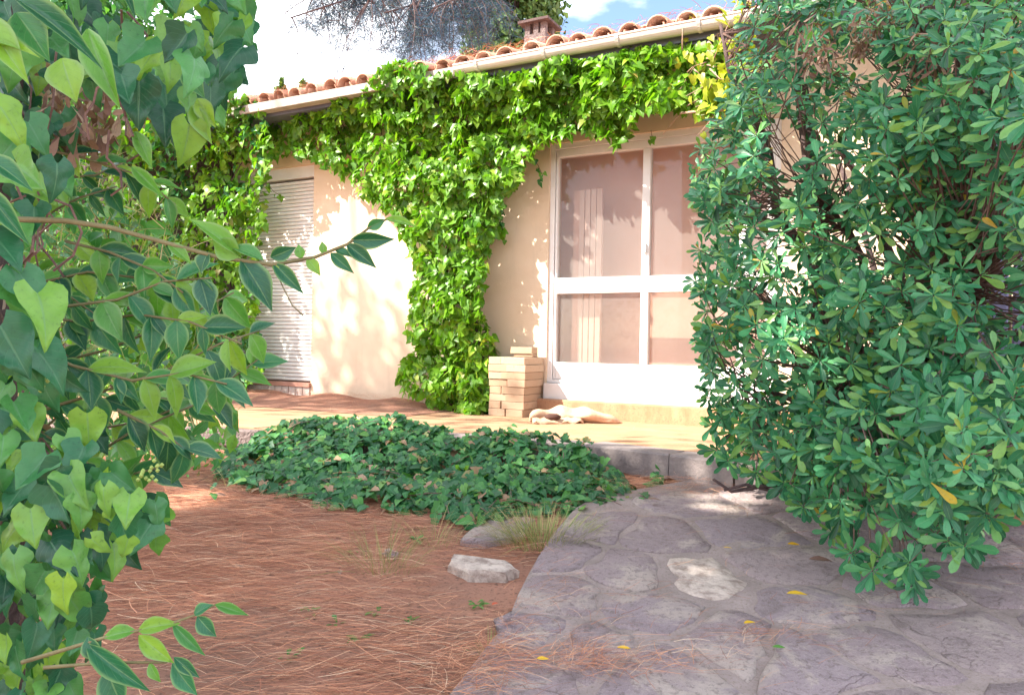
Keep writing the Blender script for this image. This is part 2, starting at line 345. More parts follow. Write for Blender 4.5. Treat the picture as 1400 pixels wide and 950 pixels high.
def inpoly(px, py, poly):
    poly = np.array(poly, float); r = np.zeros(len(px), bool); j = len(poly)-1
    for i in range(len(poly)):
        xi, yi = poly[i]; xj, yj = poly[j]
        c = ((yi > py) != (yj > py)) & (px < (xj-xi)*(py-yi)/(yj-yi+1e-12)+xi); r ^= c; j = i
    return r
def rand_in(poly, n_):
    a = np.array(poly, float); out = np.zeros((0, 2))
    while len(out) < n_:
        q = rng.uniform(a.min(0), a.max(0), (n_*2, 2)); q = q[inpoly(q[:, 0], q[:, 1], poly)]; out = np.concatenate([out, q])
    return out[:n_]
def vnoise(x, y, sc_, seed=0):
    """cheap smooth value noise"""
    x = np.asarray(x, float)*sc_+seed*17.3; y = np.asarray(y, float)*sc_+seed*7.1
    xi = np.floor(x); yi = np.floor(y); fx = x-xi; fy = y-yi; fx = fx*fx*(3-2*fx); fy = fy*fy*(3-2*fy)
    h = lambda a, b: np.modf(np.abs(np.sin(a*127.1+b*311.7+seed)*43758.5453))[0]
    return (h(xi, yi)*(1-fx)+h(xi+1, yi)*fx)*(1-fy)+(h(xi, yi+1)*(1-fx)+h(xi+1, yi+1)*fx)*fy
def rays(px, py):
    d = (px-700)[:, None]*RT + (475-py)[:, None]*UP + F*_fw; return d/F
def rn(k, s=1.): return rng.normal(0, s, (k, 3))

# ================================================================ SETTING
# ground sheet
xs = np.concatenate([[-900, -200, -60, -25, -12], np.arange(-8, 8.01, .1), [12, 25, 60, 200, 900]]); ys = np.concatenate([[-900, -150, -40, -12, -5, -2], np.arange(-1, 6.01, .1), [8, 12, 25, 60, 200, 900]])
X, Y = np.meshgrid(xs, ys); Z = gz0(X, Y); near = (abs(X) < 8.5) & (Y > -2) & (Y < 6.1)
Z = Z + near*((vnoise(X, Y, 2.1, 1)-.5)*.035+(vnoise(X, Y, 6, 2)-.5)*.015)
k = len(xs); V = np.stack([X.ravel(), Y.ravel(), Z.ravel()], 1)
FC = np.array([(j*k+i, j*k+i+1, (j+1)*k+i+1, (j+1)*k+i) for j in range(len(ys)-1) for i in range(k-1)])
g = link('ground', raw_mesh('ground', V, FC, V[:, :2]*.1, M['soil']), M['soil']); g['kind'] = 'structure'
# terrace slab
EDGE = [(-9, 7.3), (-3.2, 5.62), (-1.95, 5.25), (-.185, 4.84), (.45, 4.62), (.725, 4.48), (1.0, 4.12), (1.55, 3.72), (2.6, 3.35), (5.5, 2.6)]
tb = MB(); nE = len(EDGE)
back = [(p[0]+2.2, p[1]+6.5) for p in EDGE]
vs = [(x, y, 0) for x, y in EDGE]+[(x, y, 0) for x, y in back]+[(x, y, -.6) for x, y in EDGE]
fs = [(i, i+1, nE+i+1, nE+i) for i in range(nE-1)]+[(2*nE+i, 2*nE+i+1, i+1, i) for i in range(nE-1)]
tb.add(vs, fs); t_ = tb.build('terrace', M['terrace'], kind='structure')
# edge stones of the terrace (parts)
def edge_pt(t):
    L_ = [0]
    for i in range(nE-1): L_.append(L_[-1]+math.dist(EDGE[i], EDGE[i+1]))
    t = max(0, min(t, L_[-1]-1e-4)); i = max(j for j in range(nE) if L_[j] <= t); f = (t-L_[i])/(L_[i+1]-L_[i])
    a, b = np.array(EDGE[i]), np.array(EDGE[i+1]); return a+(b-a)*f
tt = 7.9
while tt < 15.5:
    ln = random.uniform(.38, .62); a = edge_pt(tt+.004); b = edge_pt(tt+ln-.004); d = (b-a); l_ = np.linalg.norm(d); d = d/l_; nrm = np.array([d[1], -d[0]])
    if nrm[1] > 0: nrm = -nrm
    zt = .006+random.uniform(0, .006); mb = MB(); K = 7; top = []; vs = []
    for i in range(K):
        q = a+d*l_*i/(K-1); low = -.125+random.uniform(-.02, .015)
        f0 = q+nrm*.03; b0 = q-nrm*.16
        vs += [(b0[0], b0[1], zt), (q[0]+nrm[0]*.022, q[1]+nrm[1]*.022, zt), (f0[0], f0[1], zt-.012), (f0[0]+nrm[0]*random.uniform(0, .006), f0[1]+nrm[1]*random.uniform(0, .006), low), (b0[0], b0[1], low)]
    fs = []
    for i in range(K-1):
        for j in range(5): fs.append((i*5+j, (i+1)*5+j, (i+1)*5+(j+1) % 5, i*5+(j+1) % 5))
    fs += [tuple(range(5)), tuple(range((K-1)*5, K*5))[::-1]]
    mb.add(vs, fs).build('edge_stone', M['edge'], t_); tt += ln
# rough retaining stones on the left part of the terrace edge
for t in np.arange(4.4, 7.7, .34):
    for row in (0, 1):
        a = edge_pt(t+row*.17); q = np.array([a[0], a[1]-.03, -.07-.13*row]); mb = MB()
        bx = mb.box(q, (.16+random.uniform(-.01, .01), -.045, 0), (.02, .07, 0), (0, 0, .06)); 
        mb.v = [tuple(np.array(v)+rng.uniform(-.012, .012, 3)) for v in mb.v]
        mb.build('retaining_stone', M['oldwall'], t_, bevel=.012)
# path bed
PL = [on_ground(*p) for p in [(560, 1040), (636, 945), (664, 905), (694, 868), (708, 830), (728, 790), (757, 742), (786, 708), (815, 690), (880, 679), (960, 664), (1040, 656)]]
pathpoly = [tuple(p[:2]) for p in PL]+[(1.9, 3.95), (3.2, 3.4), (5.5, 2.6), (5.5, 0), (PL[0][0], 0.)]
def clip_cell(poly, p, q):
    mx_, my_ = (p[0]+q[0])/2, (p[1]+q[1])/2; nx, ny = q[0]-p[0], q[1]-p[1]; out = []
    for i in range(len(poly)):
        a, b = poly[i], poly[(i+1) % len(poly)]
        da = (a[0]-mx_)*nx+(a[1]-my_)*ny; db = (b[0]-mx_)*nx+(b[1]-my_)*ny
        if da <= 0: out.append(a)
        if (da < 0 < db) or (db < 0 < da):
            t = da/(da-db); out.append((a[0]+(b[0]-a[0])*t, a[1]+(b[1]-a[1])*t))
    return out
def gh(x, y): return float(gz0(np.array(x), np.array(y)))
import bmesh
bm = bmesh.new(); vv = [bm.verts.new((x, y, gh(x, y)+.045)) for x, y in pathpoly]; fc = bm.faces.new(vv)
ex = bmesh.ops.extrude_face_region(bm, geom=[fc]); bmesh.ops.translate(bm, vec=(0, 0, -.15), verts=[e for e in ex['geom'] if isinstance(e, bmesh.types.BMVert)])
bmesh.ops.triangulate(bm, faces=bm.faces[:]); 
for _ in range(3): bmesh.ops.subdivide_edges(bm, edges=[e for e in bm.edges if e.calc_length() > .35], cuts=1)
for v in bm.verts:
    top = gh(v.co.x, v.co.y)
    if v.co.z > top: v.co.z = top+.045
bmesh.ops.recalc_face_normals(bm, faces=bm.faces[:])
me = bpy.data.meshes.new('path'); bm.to_mesh(me); path = link('path', me, M['mortar']); path['kind'] = 'structure'
# flagstones
seedpx = [(950, 806), (862, 800), (760, 835), (755, 775), (880, 855), (730, 880), (700, 925), (810, 905), (820, 730), (940, 700), (905, 745), (1010, 745), (1045, 690), (1075, 790), (1120, 850), (1000, 900), (900, 935), (1180, 900), (1230, 830), (1300, 880), (1100, 925), (1370, 820), (1150, 730), (1300, 760), (780, 700)]
seeds = [tuple(on_ground(*p)[:2]) for p in seedpx]
for _ in range(900):
    c_ = (random.uniform(-.6, 4.6), random.uniform(.6, 4.2))
    if min(math.dist(c_, s) for s in seeds) > .33: seeds.append(c_)
for si, s_ in enumerate(seeds):
    if not inpoly(np.array([s_[0]]), np.array([s_[1]]), pathpoly)[0]: continue
    poly = [(s_[0]-.6, s_[1]-.6), (s_[0]+.6, s_[1]-.6), (s_[0]+.6, s_[1]+.6), (s_[0]-.6, s_[1]+.6)]
    for o_ in sorted(seeds, key=lambda q: math.dist(q, s_))[1:14]: poly = clip_cell(poly, s_, o_)
    if len(poly) < 3: continue
    # densify, inset, roughen
    pts = []
    cx, cy = np.mean(poly, axis=0)
    for i in range(len(poly)):
        a = np.array(poly[i]); b = np.array(poly[(i+1) % len(poly)]); kk = max(1, int(np.linalg.norm(b-a)/.07))
        for j in range(kk): pts.append(a+(b-a)*j/kk)
    pts = np.array(pts); r_ = np.hypot(pts[:, 0]-cx, pts[:, 1]-cy); gap = .013 if si != 0 else .04
    sm = np.array([pts[(i-1) % len(pts)]*.25+pts[i]*.5+pts[(i+1) % len(pts)]*.25 for i in range(len(pts))])
    pts = sm
    f = 1-(gap*random.uniform(.5, 1.5)+rng.uniform(-.016, .020, len(pts)))/np.maximum(r_, .05); pts = np.stack([cx+(pts[:, 0]-cx)*f, cy+(pts[:, 1]-cy)*f], 1)
    # keep inside the path with slightly chipped outer edge
    ins = inpoly(pts[:, 0], pts[:, 1], pathpoly)
    if ins.mean() < .35: continue
    for i in np.where(~ins)[0]:
        for t in np.linspace(.97, .1, 28):
            q = (s_[0]+(pts[i, 0]-s_[0])*t, s_[1]+(pts[i, 1]-s_[1])*t)
            if inpoly(np.array([q[0]]), np.array([q[1]]), pathpoly)[0]: pts[i] = q; break
    hz = .049+random.uniform(-.002, .005); tx, ty = rng.normal(0, .006, 2); K = len(pts); V = []
    for ring, (ff, dz) in enumerate([(1.0, -.05), (1.0, -.006), (.965, 0.), (.6, .001)]):
        for x, y in pts:
            xx, yy = cx+(x-cx)*ff, cy+(y-cy)*ff
            V.append((xx, yy, gh(xx, yy)+hz+dz+tx*(xx-cx)+ty*(yy-cy)+(random.uniform(-.0025, .0025) if ring else 0)))
    V.append((cx, cy, gh(cx, cy)+hz+.002)); FS = []
    for ring in range(3):
        for i in range(K): FS.append((ring*K+i, ring*K+(i+1) % K, (ring+1)*K+(i+1) % K, (ring+1)*K+i))
    for i in range(K): FS.append((3*K+i, 3*K+(i+1) % K, 4*K))
    me = bpy.data.meshes.new('flagstone'); me.from_pydata(V, [], FS)
    for p_ in me.polygons: p_.use_smooth = p_.index >= K
    link('flagstone', me, M['palestone'] if si in (0,) else M['stone'], path)

# ================================================================ HOUSE
house = thing('house', 'cream stucco bungalow with tiled roof behind the ivy', 'house')
ZE = 2.9
wb = MB(); TH = .25
DS0, DS1, DZ0, DZ1 = -.07, 1.86, .28, 2.36          # door opening
WS0, WS1, WZ0, WZ1 = -3.95, -2.78, .17, 2.45        # window opening
def wseg(a, b, z0, z1): wb.fbox(a, b, -TH, 0, z0, z1)
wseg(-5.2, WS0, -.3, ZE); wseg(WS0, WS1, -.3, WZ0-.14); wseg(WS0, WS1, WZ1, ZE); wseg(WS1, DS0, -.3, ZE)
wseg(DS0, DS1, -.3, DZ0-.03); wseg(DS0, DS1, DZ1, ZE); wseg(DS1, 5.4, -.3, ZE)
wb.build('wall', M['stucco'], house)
sb_ = MB(); sb_.fbox(-5.45, -5.2, -5, 0.0, -.3, ZE); sb_.fbox(5.4, 5.65, -5, 0, -.3, ZE); sb_.fbox(-5.2, 5.4, -5, -4.75, -.3, ZE); sb_.build('side_wall', M['stucco'], house)
# interior
rm = MB(); rm.fbox(-.5, 3.0, -.62, -.52, .0, 2.5); rm.fbox(-.6, -.5, -.95, -TH, .0, 2.5); rm.fbox(3., 3.1, -.95, -TH, 0, 2.5); rm.fbox(-.6, 3.1, -.95, -TH, 2.5, 2.56)
rm.build('room_wall', M['room'], house)
fl = MB(); fl.fbox(-.5, 3., -.85, -TH, .2, .27); fl.build('room_floor', M['radiator'], house)
# window
win = MB().fbox(WS0, WS0+.05, -.16, -.05, WZ0, WZ1).fbox(WS1-.03, WS1, -.16, -.05, WZ0, WZ1).fbox(WS0+.05, WS1-.03, -.18, -.04, WZ1-.12, WZ1).build('window', M['white'], house)
z = WZ0+.01; sl_mesh = None
while z < WZ1-.14:
    if sl_mesh is None:
        mb = MB(); pr = [(-.1, 0), (-.080, .002), (-.075, .009), (-.073, .019), (-.075, .029), (-.080, .035), (-.1, .037)]
        ss = (WS0+.05, WS1-.032)
        vs = [fp(s, o, zz) for s in ss for o, zz in pr]; K = len(pr)
        mb.add(vs, [(i, i+1, K+i+1, K+i) for i in range(K-1)]+[tuple(range(K)), tuple(range(K, 2*K))[::-1]]); sl_mesh = mb.mesh('shutter_slat'); 
    o = link('shutter_slat', sl_mesh, M['shutter'], win); o.location = (0, 0, z); z += .0395
MB().fbox(WS0-.03, WS1+.01, -.2, .035, WZ0-.045, WZ0-.002).build('window_ledge', M['redledge'], house, bevel=.004)
for i in range(12):
    a = WS0+i*.0975; MB().fbox(a+.004, a+.0935, -.1, .012+random.uniform(0, .006), -.02, WZ0-.048).build('brick', M['sillbrick'], house, bevel=.004)
# glazed door
dr = MB()
def fr(s0, s1, z0, z1, o0=-.10, o1=-.03): return MB().fbox(s0, s1, o0, o1, z0, z1)
door = fr(DS0, DS0+.045, DZ0, DZ1, -.13, -.02).fbox(DS0+.045, DS1, -.13, -.02, DZ1-.05, DZ1).fbox(DS1-.045, DS1, -.13, -.02, DZ0, DZ1-.05).fbox(DS0+.045, DS1-.045, -.13, -.015, DZ0, DZ0+.03).build('glazed_door', M['white'], house, bevel=.004)
fr(DS0+.05, 0.0, DZ0+.032, DZ1-.052).build('door_stile', M['white'], door, bevel=.005)
MU = [(.765, .83), (1.55, 1.615)]
for a, b in MU: fr(a, b, DZ0+.18, DZ1-.12).build('mullion', M['white'], door, bevel=.005)
fr(DS1-.10, DS1-.047, DZ0+.032, DZ1-.052).build('door_stile', M['white'], door, bevel=.005)
secs = [(.002, .763), (.832, 1.548), (1.617, DS1-.102)]
for a, b in secs:
    fr(a, b, 1.055, 1.19, -.105, -.028).build('door_rail', M['white'], door, bevel=.005)
fr(.002, DS1-.102, DZ0+.032, DZ0+.178).build('bottom_rail', M['white'], door, bevel=.005)
fr(.002, DS1-.102, DZ1-.118, DZ1-.052).build('top_rail', M['white'], door, bevel=.005)
for a, b in secs:
    for z0, z1 in ((DZ0+.18, 1.053), (1.192, DZ1-.12)):
        MB().fbox(a-.005, b+.005, -.072, -.066, z0-.004, z1+.004).build('glass_pane', M['glass'], door)
MB().fbox(.787, .808, -.028, -.008, 1.38, 1.46).build('door_handle', M['white'], door)
# door step
MB().fbox(DS0-.05, DS1+.6, -.03, .12, -.02, .145).build('door_step', M['terrace'], house, bevel=.012)
MB().fbox(DS0, DS1, -.20, .05, DZ0-.15, DZ0-.003).build('threshold', M['white'], house, bevel=.006)
# roof
PIT_A = math.radians(16); OV = .46
RU = -NV*math.cos(PIT_A)+ZV*math.sin(PIT_A); RN_ = NV*math.sin(PIT_A)+ZV*math.cos(PIT_A)
def rf(s, r, h=0.): return fp(s, OV, 2.965)+RU*r+RN_*h
rb = MB(); rb.add([rf(-5.9, 0, -.03), rf(5.9, 0, -.03), rf(5.9, 3.3, -.03), rf(-5.9, 3.3, -.03), rf(-5.9, 0, -.09), rf(5.9, 0, -.09), rf(5.9, 3.3, -.09), rf(-5.9, 3.3, -.09)], [(0, 1, 2, 3), (7, 6, 5, 4), (0, 4, 5, 1), (1, 5, 6, 2), (2, 6, 7, 3), (3, 7, 4, 0)])
BR = rf(0, 3.3); 
roof = rb.build('roof', M['fascia'], house)
# far slope down
p1, p2 = rf(-5.9, 3.3, -.03), rf(5.9, 3.3, -.03); bk = -NV*3.1-ZV*.9
MB().add([p1, p2, p2+bk, p1+bk, p1-ZV*.05, p2-ZV*.05, p2+bk-ZV*.05, p1+bk-ZV*.05], [(0, 1, 2, 3), (7, 6, 5, 4), (2, 6, 7, 3), (1, 5, 6, 2), (3, 7, 4, 0)]).build('rear_slope', M['tile'], roof)
# tile meshes : local X along S, Y up slope, Z normal
def tile_mesh(r0, r1, ln, th, up=True):
    V, FS = [], []; K = 9
    for yy, r in ((0, r0), (ln, r1)):
        for rr in (r, r-th):
            for i in range(K):
                a = math.pi*i/(K-1); V.append((rr*math.cos(a), yy, (rr*math.sin(a)*.9 if up else -rr*math.sin(a)*.9)))
    for i in range(K-1):
        FS += [(i, i+1, 2*K+i+1, 2*K+i), (K+i+1, K+i, 3*K+i, 3*K+i+1), (i+1, i, K+i, K+i+1), (2*K+i, 2*K+i+1, 3*K+i+1, 3*K+i)]
    FS += [(0, 2*K, 3*K, K), (K-1, 2*K-1, 4*K-1, 3*K-1)]
    return V, FS
RM = np.eye(4); RM[:3, 0] = SV; RM[:3, 1] = RU; RM[:3, 2] = RN_
V, FS = tile_mesh(.088, .070, .44, .013); tm = bpy.data.meshes.new('roof_tile'); tm.from_pydata(V, [], FS); tm.polygons.foreach_set('use_smooth', [True]*len(FS))
pans = MB(); rest = MB(); count = 0
pv, pf = tile_mesh(.072, .088, .44, .012, False)
for row in range(9):
    for c_ in range(50):
        s = -5.75+c_*.212+random.uniform(-.02, .02); r = -.05+row*.36+random.uniform(-.03, .03)
        mm = RM.copy(); an = random.uniform(-.08, .08); ca, sa = math.cos(an), math.sin(an); rot = np.eye(4); rot[:2, :2] = [[ca, -sa], [sa, ca]]
        mm[:3, 3] = rf(s, r, .020+.022*random.random())
        til = np.eye(4); til[1, 1] = 1; til[2, 1] = -.03
        mm = mm@rot@til
        if row < 3 or (row < 6 and c_ % 1 == 0 and row < 6):
            o = link('roof_tile', tm, M['tile'], roof); o.matrix_local = Matrix(mm.tolist()); count += 1
        else:
            rest.add([(mm@np.array([*v, 1]))[:3] for v in V], FS)
        mp_ = RM.copy(); mp_[:3, 3] = rf(s+.106, r+.02, .062); pans.add([(mp_@np.array([*v, 1]))[:3] for v in pv], pf)
pans.build('pan_tiles', M['tile'], roof, True, kind='stuff'); rest.build('upper_tiles', M['tile'], roof, True, kind='stuff')
# chimney
cc = rf(1.35, 2.9, 0); 
for q in (at(738, 52, 9.2),): cc = q
cc = np.array([cc[0], cc[1], 0]); ds = np.dot(cc[:2]-P0[:2], SV[:2]); dn = -np.dot(cc[:2]-P0[:2], NV[:2]); zr = at(738, 50, 9.2)[2]-.22
ch = MB().fbox(ds-.14, ds+.14, -dn-.14, -dn+.14, 3.4, zr+.20).build('chimney', M['oldwall'], roof)
for a in (-.105, 0.01, .105):
    for b in (-.10, .10): MB().fbox(ds+a-.032, ds+a+.032, -dn+b-.032, -dn+b+.032, zr+.20, zr+.33).build('chimney_post', M['oldwall'], ch)
mb = MB().fbox(ds-.20, ds+.20, -dn-.2, -dn+.2, zr+.33, zr+.36); mb.build('chimney_cap', M['bark'], ch)
# soffit
MB().fbox(-5.9, 5.9, .0, OV-.045, ZE-.05, ZE-.01).build('soffit', M['soffit'], house)
# gutter (half round, with rim) and brackets
def gutter(s0, s1, mat, rad=.062):
    mb = MB(); K = 10; vs = []; fs = []
    for s in (s0, s1):
        for rr in (rad, rad-.005):
            for i in range(K+1):
                a = math.pi+math.pi*i/K; vs.append(fp(s, OV+.055, 2.955)+NV*rr*-math.cos(a)*-1+ZV*rr*math.sin(a))
    n1 = K+1
    for i in range(K):
        fs += [(i, i+1, 2*n1+i+1, 2*n1+i), (n1+i+1, n1+i, 3*n1+i, 3*n1+i+1)]
    fs += [tuple(range(n1)), tuple(range(2*n1, 3*n1))[::-1], (0, 2*n1, 3*n1, n1), (K, n1+K, 3*n1+K, 2*n1+K)]
    mb.add(vs, fs)
    mb.tube([fp(s0, OV+.055+rad, 2.957), fp(s1, OV+.055+rad, 2.957)], .008, 6)
    return mb.build('gutter', mat, house, smooth=False)
gu = gutter(-.72, 5.9, M['gutter'])
for s in np.arange(-.5, 5.8, .62):
    vs = []; 
    mb = MB(); K = 8
    for ds_ in (-.012, .012):
        for i in range(K+1):
            a = math.pi+math.pi*i/K; vs.append(fp(s+ds_, OV+.055, 2.957)-NV*.067*-math.cos(a)*-1*-1+ZV*.067*math.sin(a))
    mb.add(vs, [(i, i+1, K+1+i+1, K+1+i) for i in range(K)]); o = mb.build('gutter_bracket', M['gutter'], gu)
    sm_ = o.modifiers.new('solid', 'SOLIDIFY'); sm_.thickness = .005
MB().fbox(-5.9, -.74, OV-.02, OV+.08, 2.875, 2.96).build('eaves_board', M['fascia'], house, bevel=.006)
MB().fbox(-.73, 5.9, OV-.04, OV-.015, 2.865, 2.95).build('eaves_board', M['soffit'], house)
# radiator inside
rad_ = thing('radiator', 'tall pale panel radiator standing inside behind the left glass pane', 'radiator')
for i in range(4):
    MB().fbox(.13+i*.055, .18+i*.055, -.24, -.20, .30, 1.98).build('radiator_panel', M['radiator'], rad_, bevel=.006)
MB().fbox(.07, .13, -.28, -.22, .28, 1.98).build('side_rail', M['room'], rad_)

# ================================================================ BRICK PILLAR, LOOSE BRICK, SACK
pil = thing('brick_pillar', 'low dry stacked pillar of sandy bricks between ivy and door', 'brick pillar')
for c_ in range(8):
    z0 = .0+c_*.0625; z1 = z0+.0605; j = lambda: random.uniform(-.011, .011)
    a0, a1, o0, o1 = -.43, -.085, .02, .37
    w_ = .12 if c_ % 2 else .17; bl = [(a0, a0+w_-.003, o0, o1), (a0+w_, a1, o0, o1)]
    e = j()
    for q in bl: MB().fbox(q[0]+j(), q[1]-.002+e+j()*.3, q[2]+.002, q[3]+j()+(.012 if c_ < 2 else 0), z0, z1).build('brick', M['brick'], pil, bevel=.004)
tag(MB().fbox(-.30, -.12, .09, .17, .502, .525).fbox(-.33, -.12, .07, .185, .528, .585).build('loose_brick', M['brick'], bevel=.005), 'loose pale brick lying on top of the low brick pillar', 'brick')
# rolled sack by the step
sk = thing('paper_sack', 'crumpled tan sack with the shade of its mouth painted dark lying at the door step', 'sack')
V, FS = [], []; NU, NW = 30, 18; A0 = on_z(724, 576, .0); A1 = on_z(850, 578, 0.)
ax = (A1-A0); ll = np.linalg.norm(ax); ax = ax/ll; sd = np.array([-ax[1], ax[0], 0]); 
for i in range(NU):
    t = i/(NU-1); rr = .055*(.75+.5*math.sin(math.pi*min(1, t*1.05))**.6)*(1 if t < .75 else 1-.75*(t-.75)/.25)+.008*math.sin(t*23)
    if i == 0: rr *= .85
    for k_ in range(NW):
        a = 2*math.pi*k_/NW; r2 = rr*(1+.12*math.sin(3*a+t*9)+.07*math.sin(7*a-t*15))
        p_ = A0+ax*ll*t+sd*(r2*1.35*math.cos(a)+.05*math.sin(t*5))+ZV*(max(0.004, rr*.8+r2*.85*math.sin(a)))
        V.append(tuple(p_))
for i in range(NU-1):
    for k_ in range(NW): FS.append((i*NW+k_, i*NW+(k_+1) % NW, (i+1)*NW+(k_+1) % NW, (i+1)*NW+k_))
FS.append(tuple(range((NU-1)*NW, NU*NW)))
mb = MB(); mb.add(V, FS); o = mb.build('sack_body', M['sack'], sk, True); so_ = o.modifiers.new('solid', 'SOLIDIFY'); so_.thickness = .006
hc = on_z(757, 569, .05)+np.array([-.01, -.055, .0]); V = []; 
vs = [hc+ax*.062*math.cos(a)+ZV*.026*math.sin(a)+sd*-.012*math.sin(a)*-1 for a in np.linspace(0, 2*math.pi, 16, endpoint=False)]
vs2 = [v+sd*.05-ZV*.002 for v in vs]
mb = MB(); mb.tube([hc-ax*.06-sd*.0, hc-ax*.03-sd*.012, hc+ax*.03-sd*.012, hc+ax*.06], [.012, .027, .027, .010], 10); mb.build('mouth_shade', M['dark'], sk, True)  # solid dark lump painted for the shade inside the mouth
mb = MB(); fr_ = []
for i in range(14):
    t = i/13; q = on_z(728+t*70, 578-1*t, .01); fr_.append(q+ZV*.006*math.sin(i*2.3)); 
mb.add([tuple(p-sd*0.02+ZV*.012*math.sin(i*1.7)) for i, p in enumerate(fr_)]+[tuple(p+sd*.05+ZV*.035) for p in fr_], [(i, i+1, 15+i, 14+i) for i in range(13)])
o = mb.build('torn_flap', M['sack'], sk, True); o.modifiers.new('solid', 'SOLIDIFY').thickness = .005

# ================================================================ STONES, LEAVES, WEEDS ON THE GROUND
def rock(name, pxs, h, mat, label, cat='stone', group=None):
    P = [on_ground(*p) for p in pxs]; c_ = np.mean(P, axis=0); pts = []
    for i in range(len(P)):
        for t in (0, .33, .66): pts.append(P[i]*(1-t)+P[(i+1) % len(P)]*t)
    V, FS = [], []; K = len(pts)
    for f, dz in ((1.02, -.06), (1., h*.75), (.95, h), (.55, h*1.05)):
        for p_ in pts: V.append(tuple(c_+(p_-c_)*f+np.array([0, 0, dz])+rng.normal(0, .004, 3)))
    V.append(tuple(c_+ZV*h*1.02))
    for r in range(3):
        for i in range(K): FS.append((r*K+i, r*K+(i+1) % K, (r+1)*K+(i+1) % K, (r+1)*K+i))
    for i in range(K): FS.append((3*K+i, 3*K+(i+1) % K, 4*K))
    o = MB().add(V, FS).build(name, mat); return tag(o, label, cat, group)
rock('flat_stone', [(628, 742), (655, 720), (705, 706), (728, 714), (715, 738), (660, 745)], .018, M['stone'], 'grey flat stone beside the grass tuft, nearest the ivy bed')
rock('flat_stone', [(614, 778), (620, 768), (690, 775), (708, 786), (690, 793), (640, 790)], .03, M['palestone'], 'long pale wedge shaped stone lying in the pine needles')
rock('pebble', [(458, 786), (464, 782), (471, 785), (465, 790)], .012, M['palestone'], 'small white pebble among the brown pine needles', 'pebble')
rock('flat_stone', [(522, 762), (530, 755), (545, 758), (540, 768)], .015, M['stone'], 'small grey stone sunk in needles under wispy grass')
def fallen(px, py, L_, ang, mat, label, group=None, dz=.065, flat=True):
    p = on_ground(px, py, dz)
    o = link('fallen_leaf', tmesh('fallen_leaf', leaf_template(prof([(0, .02), (.2, .14), (.5, .2), (.8, .12), (1, .01)]), 8, 2, .3, .12), mat), mat)
    n_ = np.array([random.uniform(-.3, .3), random.uniform(-.5, 0), 1.]); T = np.array([math.cos(ang), math.sin(ang), .03])
    R = frames(T[None], n_[None])[0]; mm = np.eye(4); mm[:3, :3] = R*L_; mm[:3, 3] = p-T*L_/2+ZV*.012; o.matrix_world = Matrix(mm.tolist()); return tag(o, label, 'leaf', group)
G = 'leaves fallen on the ground'
fallen(1090, 815, .075, .1, M['yellow'], 'long golden leaf on the paving, nearest the hanging shrub', G)
fallen(1025, 855, .05, .5, M['yellow'], 'yellow leaf on the middle of the stone path', G)
fallen(853, 890, .04, .0, M['yellow'], 'small yellow leaf beside the pine needle drift on the path', G)
fallen(742, 905, .035, .1, M['yellow'], 'yellow leaf caught in needles at the left of the path', G)
fallen(440, 690, .05, .9, M['yellow'], 'bright yellow leaf on the needles left of the ivy bed', G, .01)
fallen(476, 696, .04, .2, M['yellow'], 'dull yellow leaf at the front of the ivy bed', G, .01)
fallen(677, 829, .04, 1.0, M['red'], 'small red leaf on the soil by the path edge', G, .01)
fallen(1065, 889, .04, .1, M['weed'], 'small green leaf lying on the bare flagstone', G)
fallen(894, 685, .07, .0, M['dry'], 'pale brown curled leaf at the top of the path', G)
fallen(995, 752, .035, .0, M['yellow'], 'tiny yellow leaf on the upper part of the path', G)
fallen(1085, 747, .05, .0, M['yellow'], 'ochre leaf under the lone hanging shrub tip', G)
fallen(470, 563, .05, .0, M['yellow'], 'yellow leaf on the needles at the house wall', G, .12)
fallen(1122, 768, .09, .0, M['dry'], 'broad brown leaf on the path in the shrub shade', G)
fallen(300, 669+10, .07, .2, M['dry'], 'brown leaf on the needles at the left of the ivy bed', G, .01)
fallen(650, 898, .06, .3, M['dry'], 'pale brown leaf at the left rim of the path', G, .02)
fallen(575, 912, .05, 0.2, M['dry'], 'thin brown leaf on the dark bare soil', G, .01)
fallen(500, 752+5, .04, 0.6, M['dry'], 'brown leaf in the needles beside the wispy grass', G, .01)
def weed(px, py, n_, L_, label, mat=None, up=.5):
    c_ = on_ground(px, py, .0); t = thing('weed', label, 'weed', 'weeds in the garden soil')
    a = rng.uniform(0, 2*math.pi, n_); T = np.stack([np.cos(a), np.sin(a), rng.uniform(.1, up*2, n_)], 1)
    scatter([leaf_template(prof([(0, .03), (.4, .14), (.75, .2), (1, .02)]), 4, 1, .3, .3)], np.tile(c_+ZV*.005, (n_, 1))+rn(n_, .005), T, np.tile([0, 0, 1.], (n_, 1))+rn(n_, .1), L_*rng.uniform(.6, 1.1, n_), mat or M['weed'], t, single=n_)
weed(490, 878, 9, .055, 'green leafy weed alone on the dark soil, largest one')
weed(461, 857, 9, .04, 'low weed just behind the largest weed')
weed(426, 842, 8, .045, 'spiky weed at the left of the three in a row')
weed(397, 903, 8, .045, 'weed furthest toward the bottom left of the soil')
weed(569, 741, 12, .05, 'dark rounded weed between grass wisps and flat stones', M['bed'])
weed(633, 777, 8, .04, 'tiny weed against the pale wedge stone')
weed(653, 828, 9, .04, 'weed beside the red leaf')
weed(512, 840, 8, .04, 'thin weed among needles right of the others', up=.3)
weed(560, 853, 7, .04, 'sparse yellowish weed on the bare patch', up=.8)
weed(482, 757, 7, .035, 'small weed in the needles left of the wispy grass')
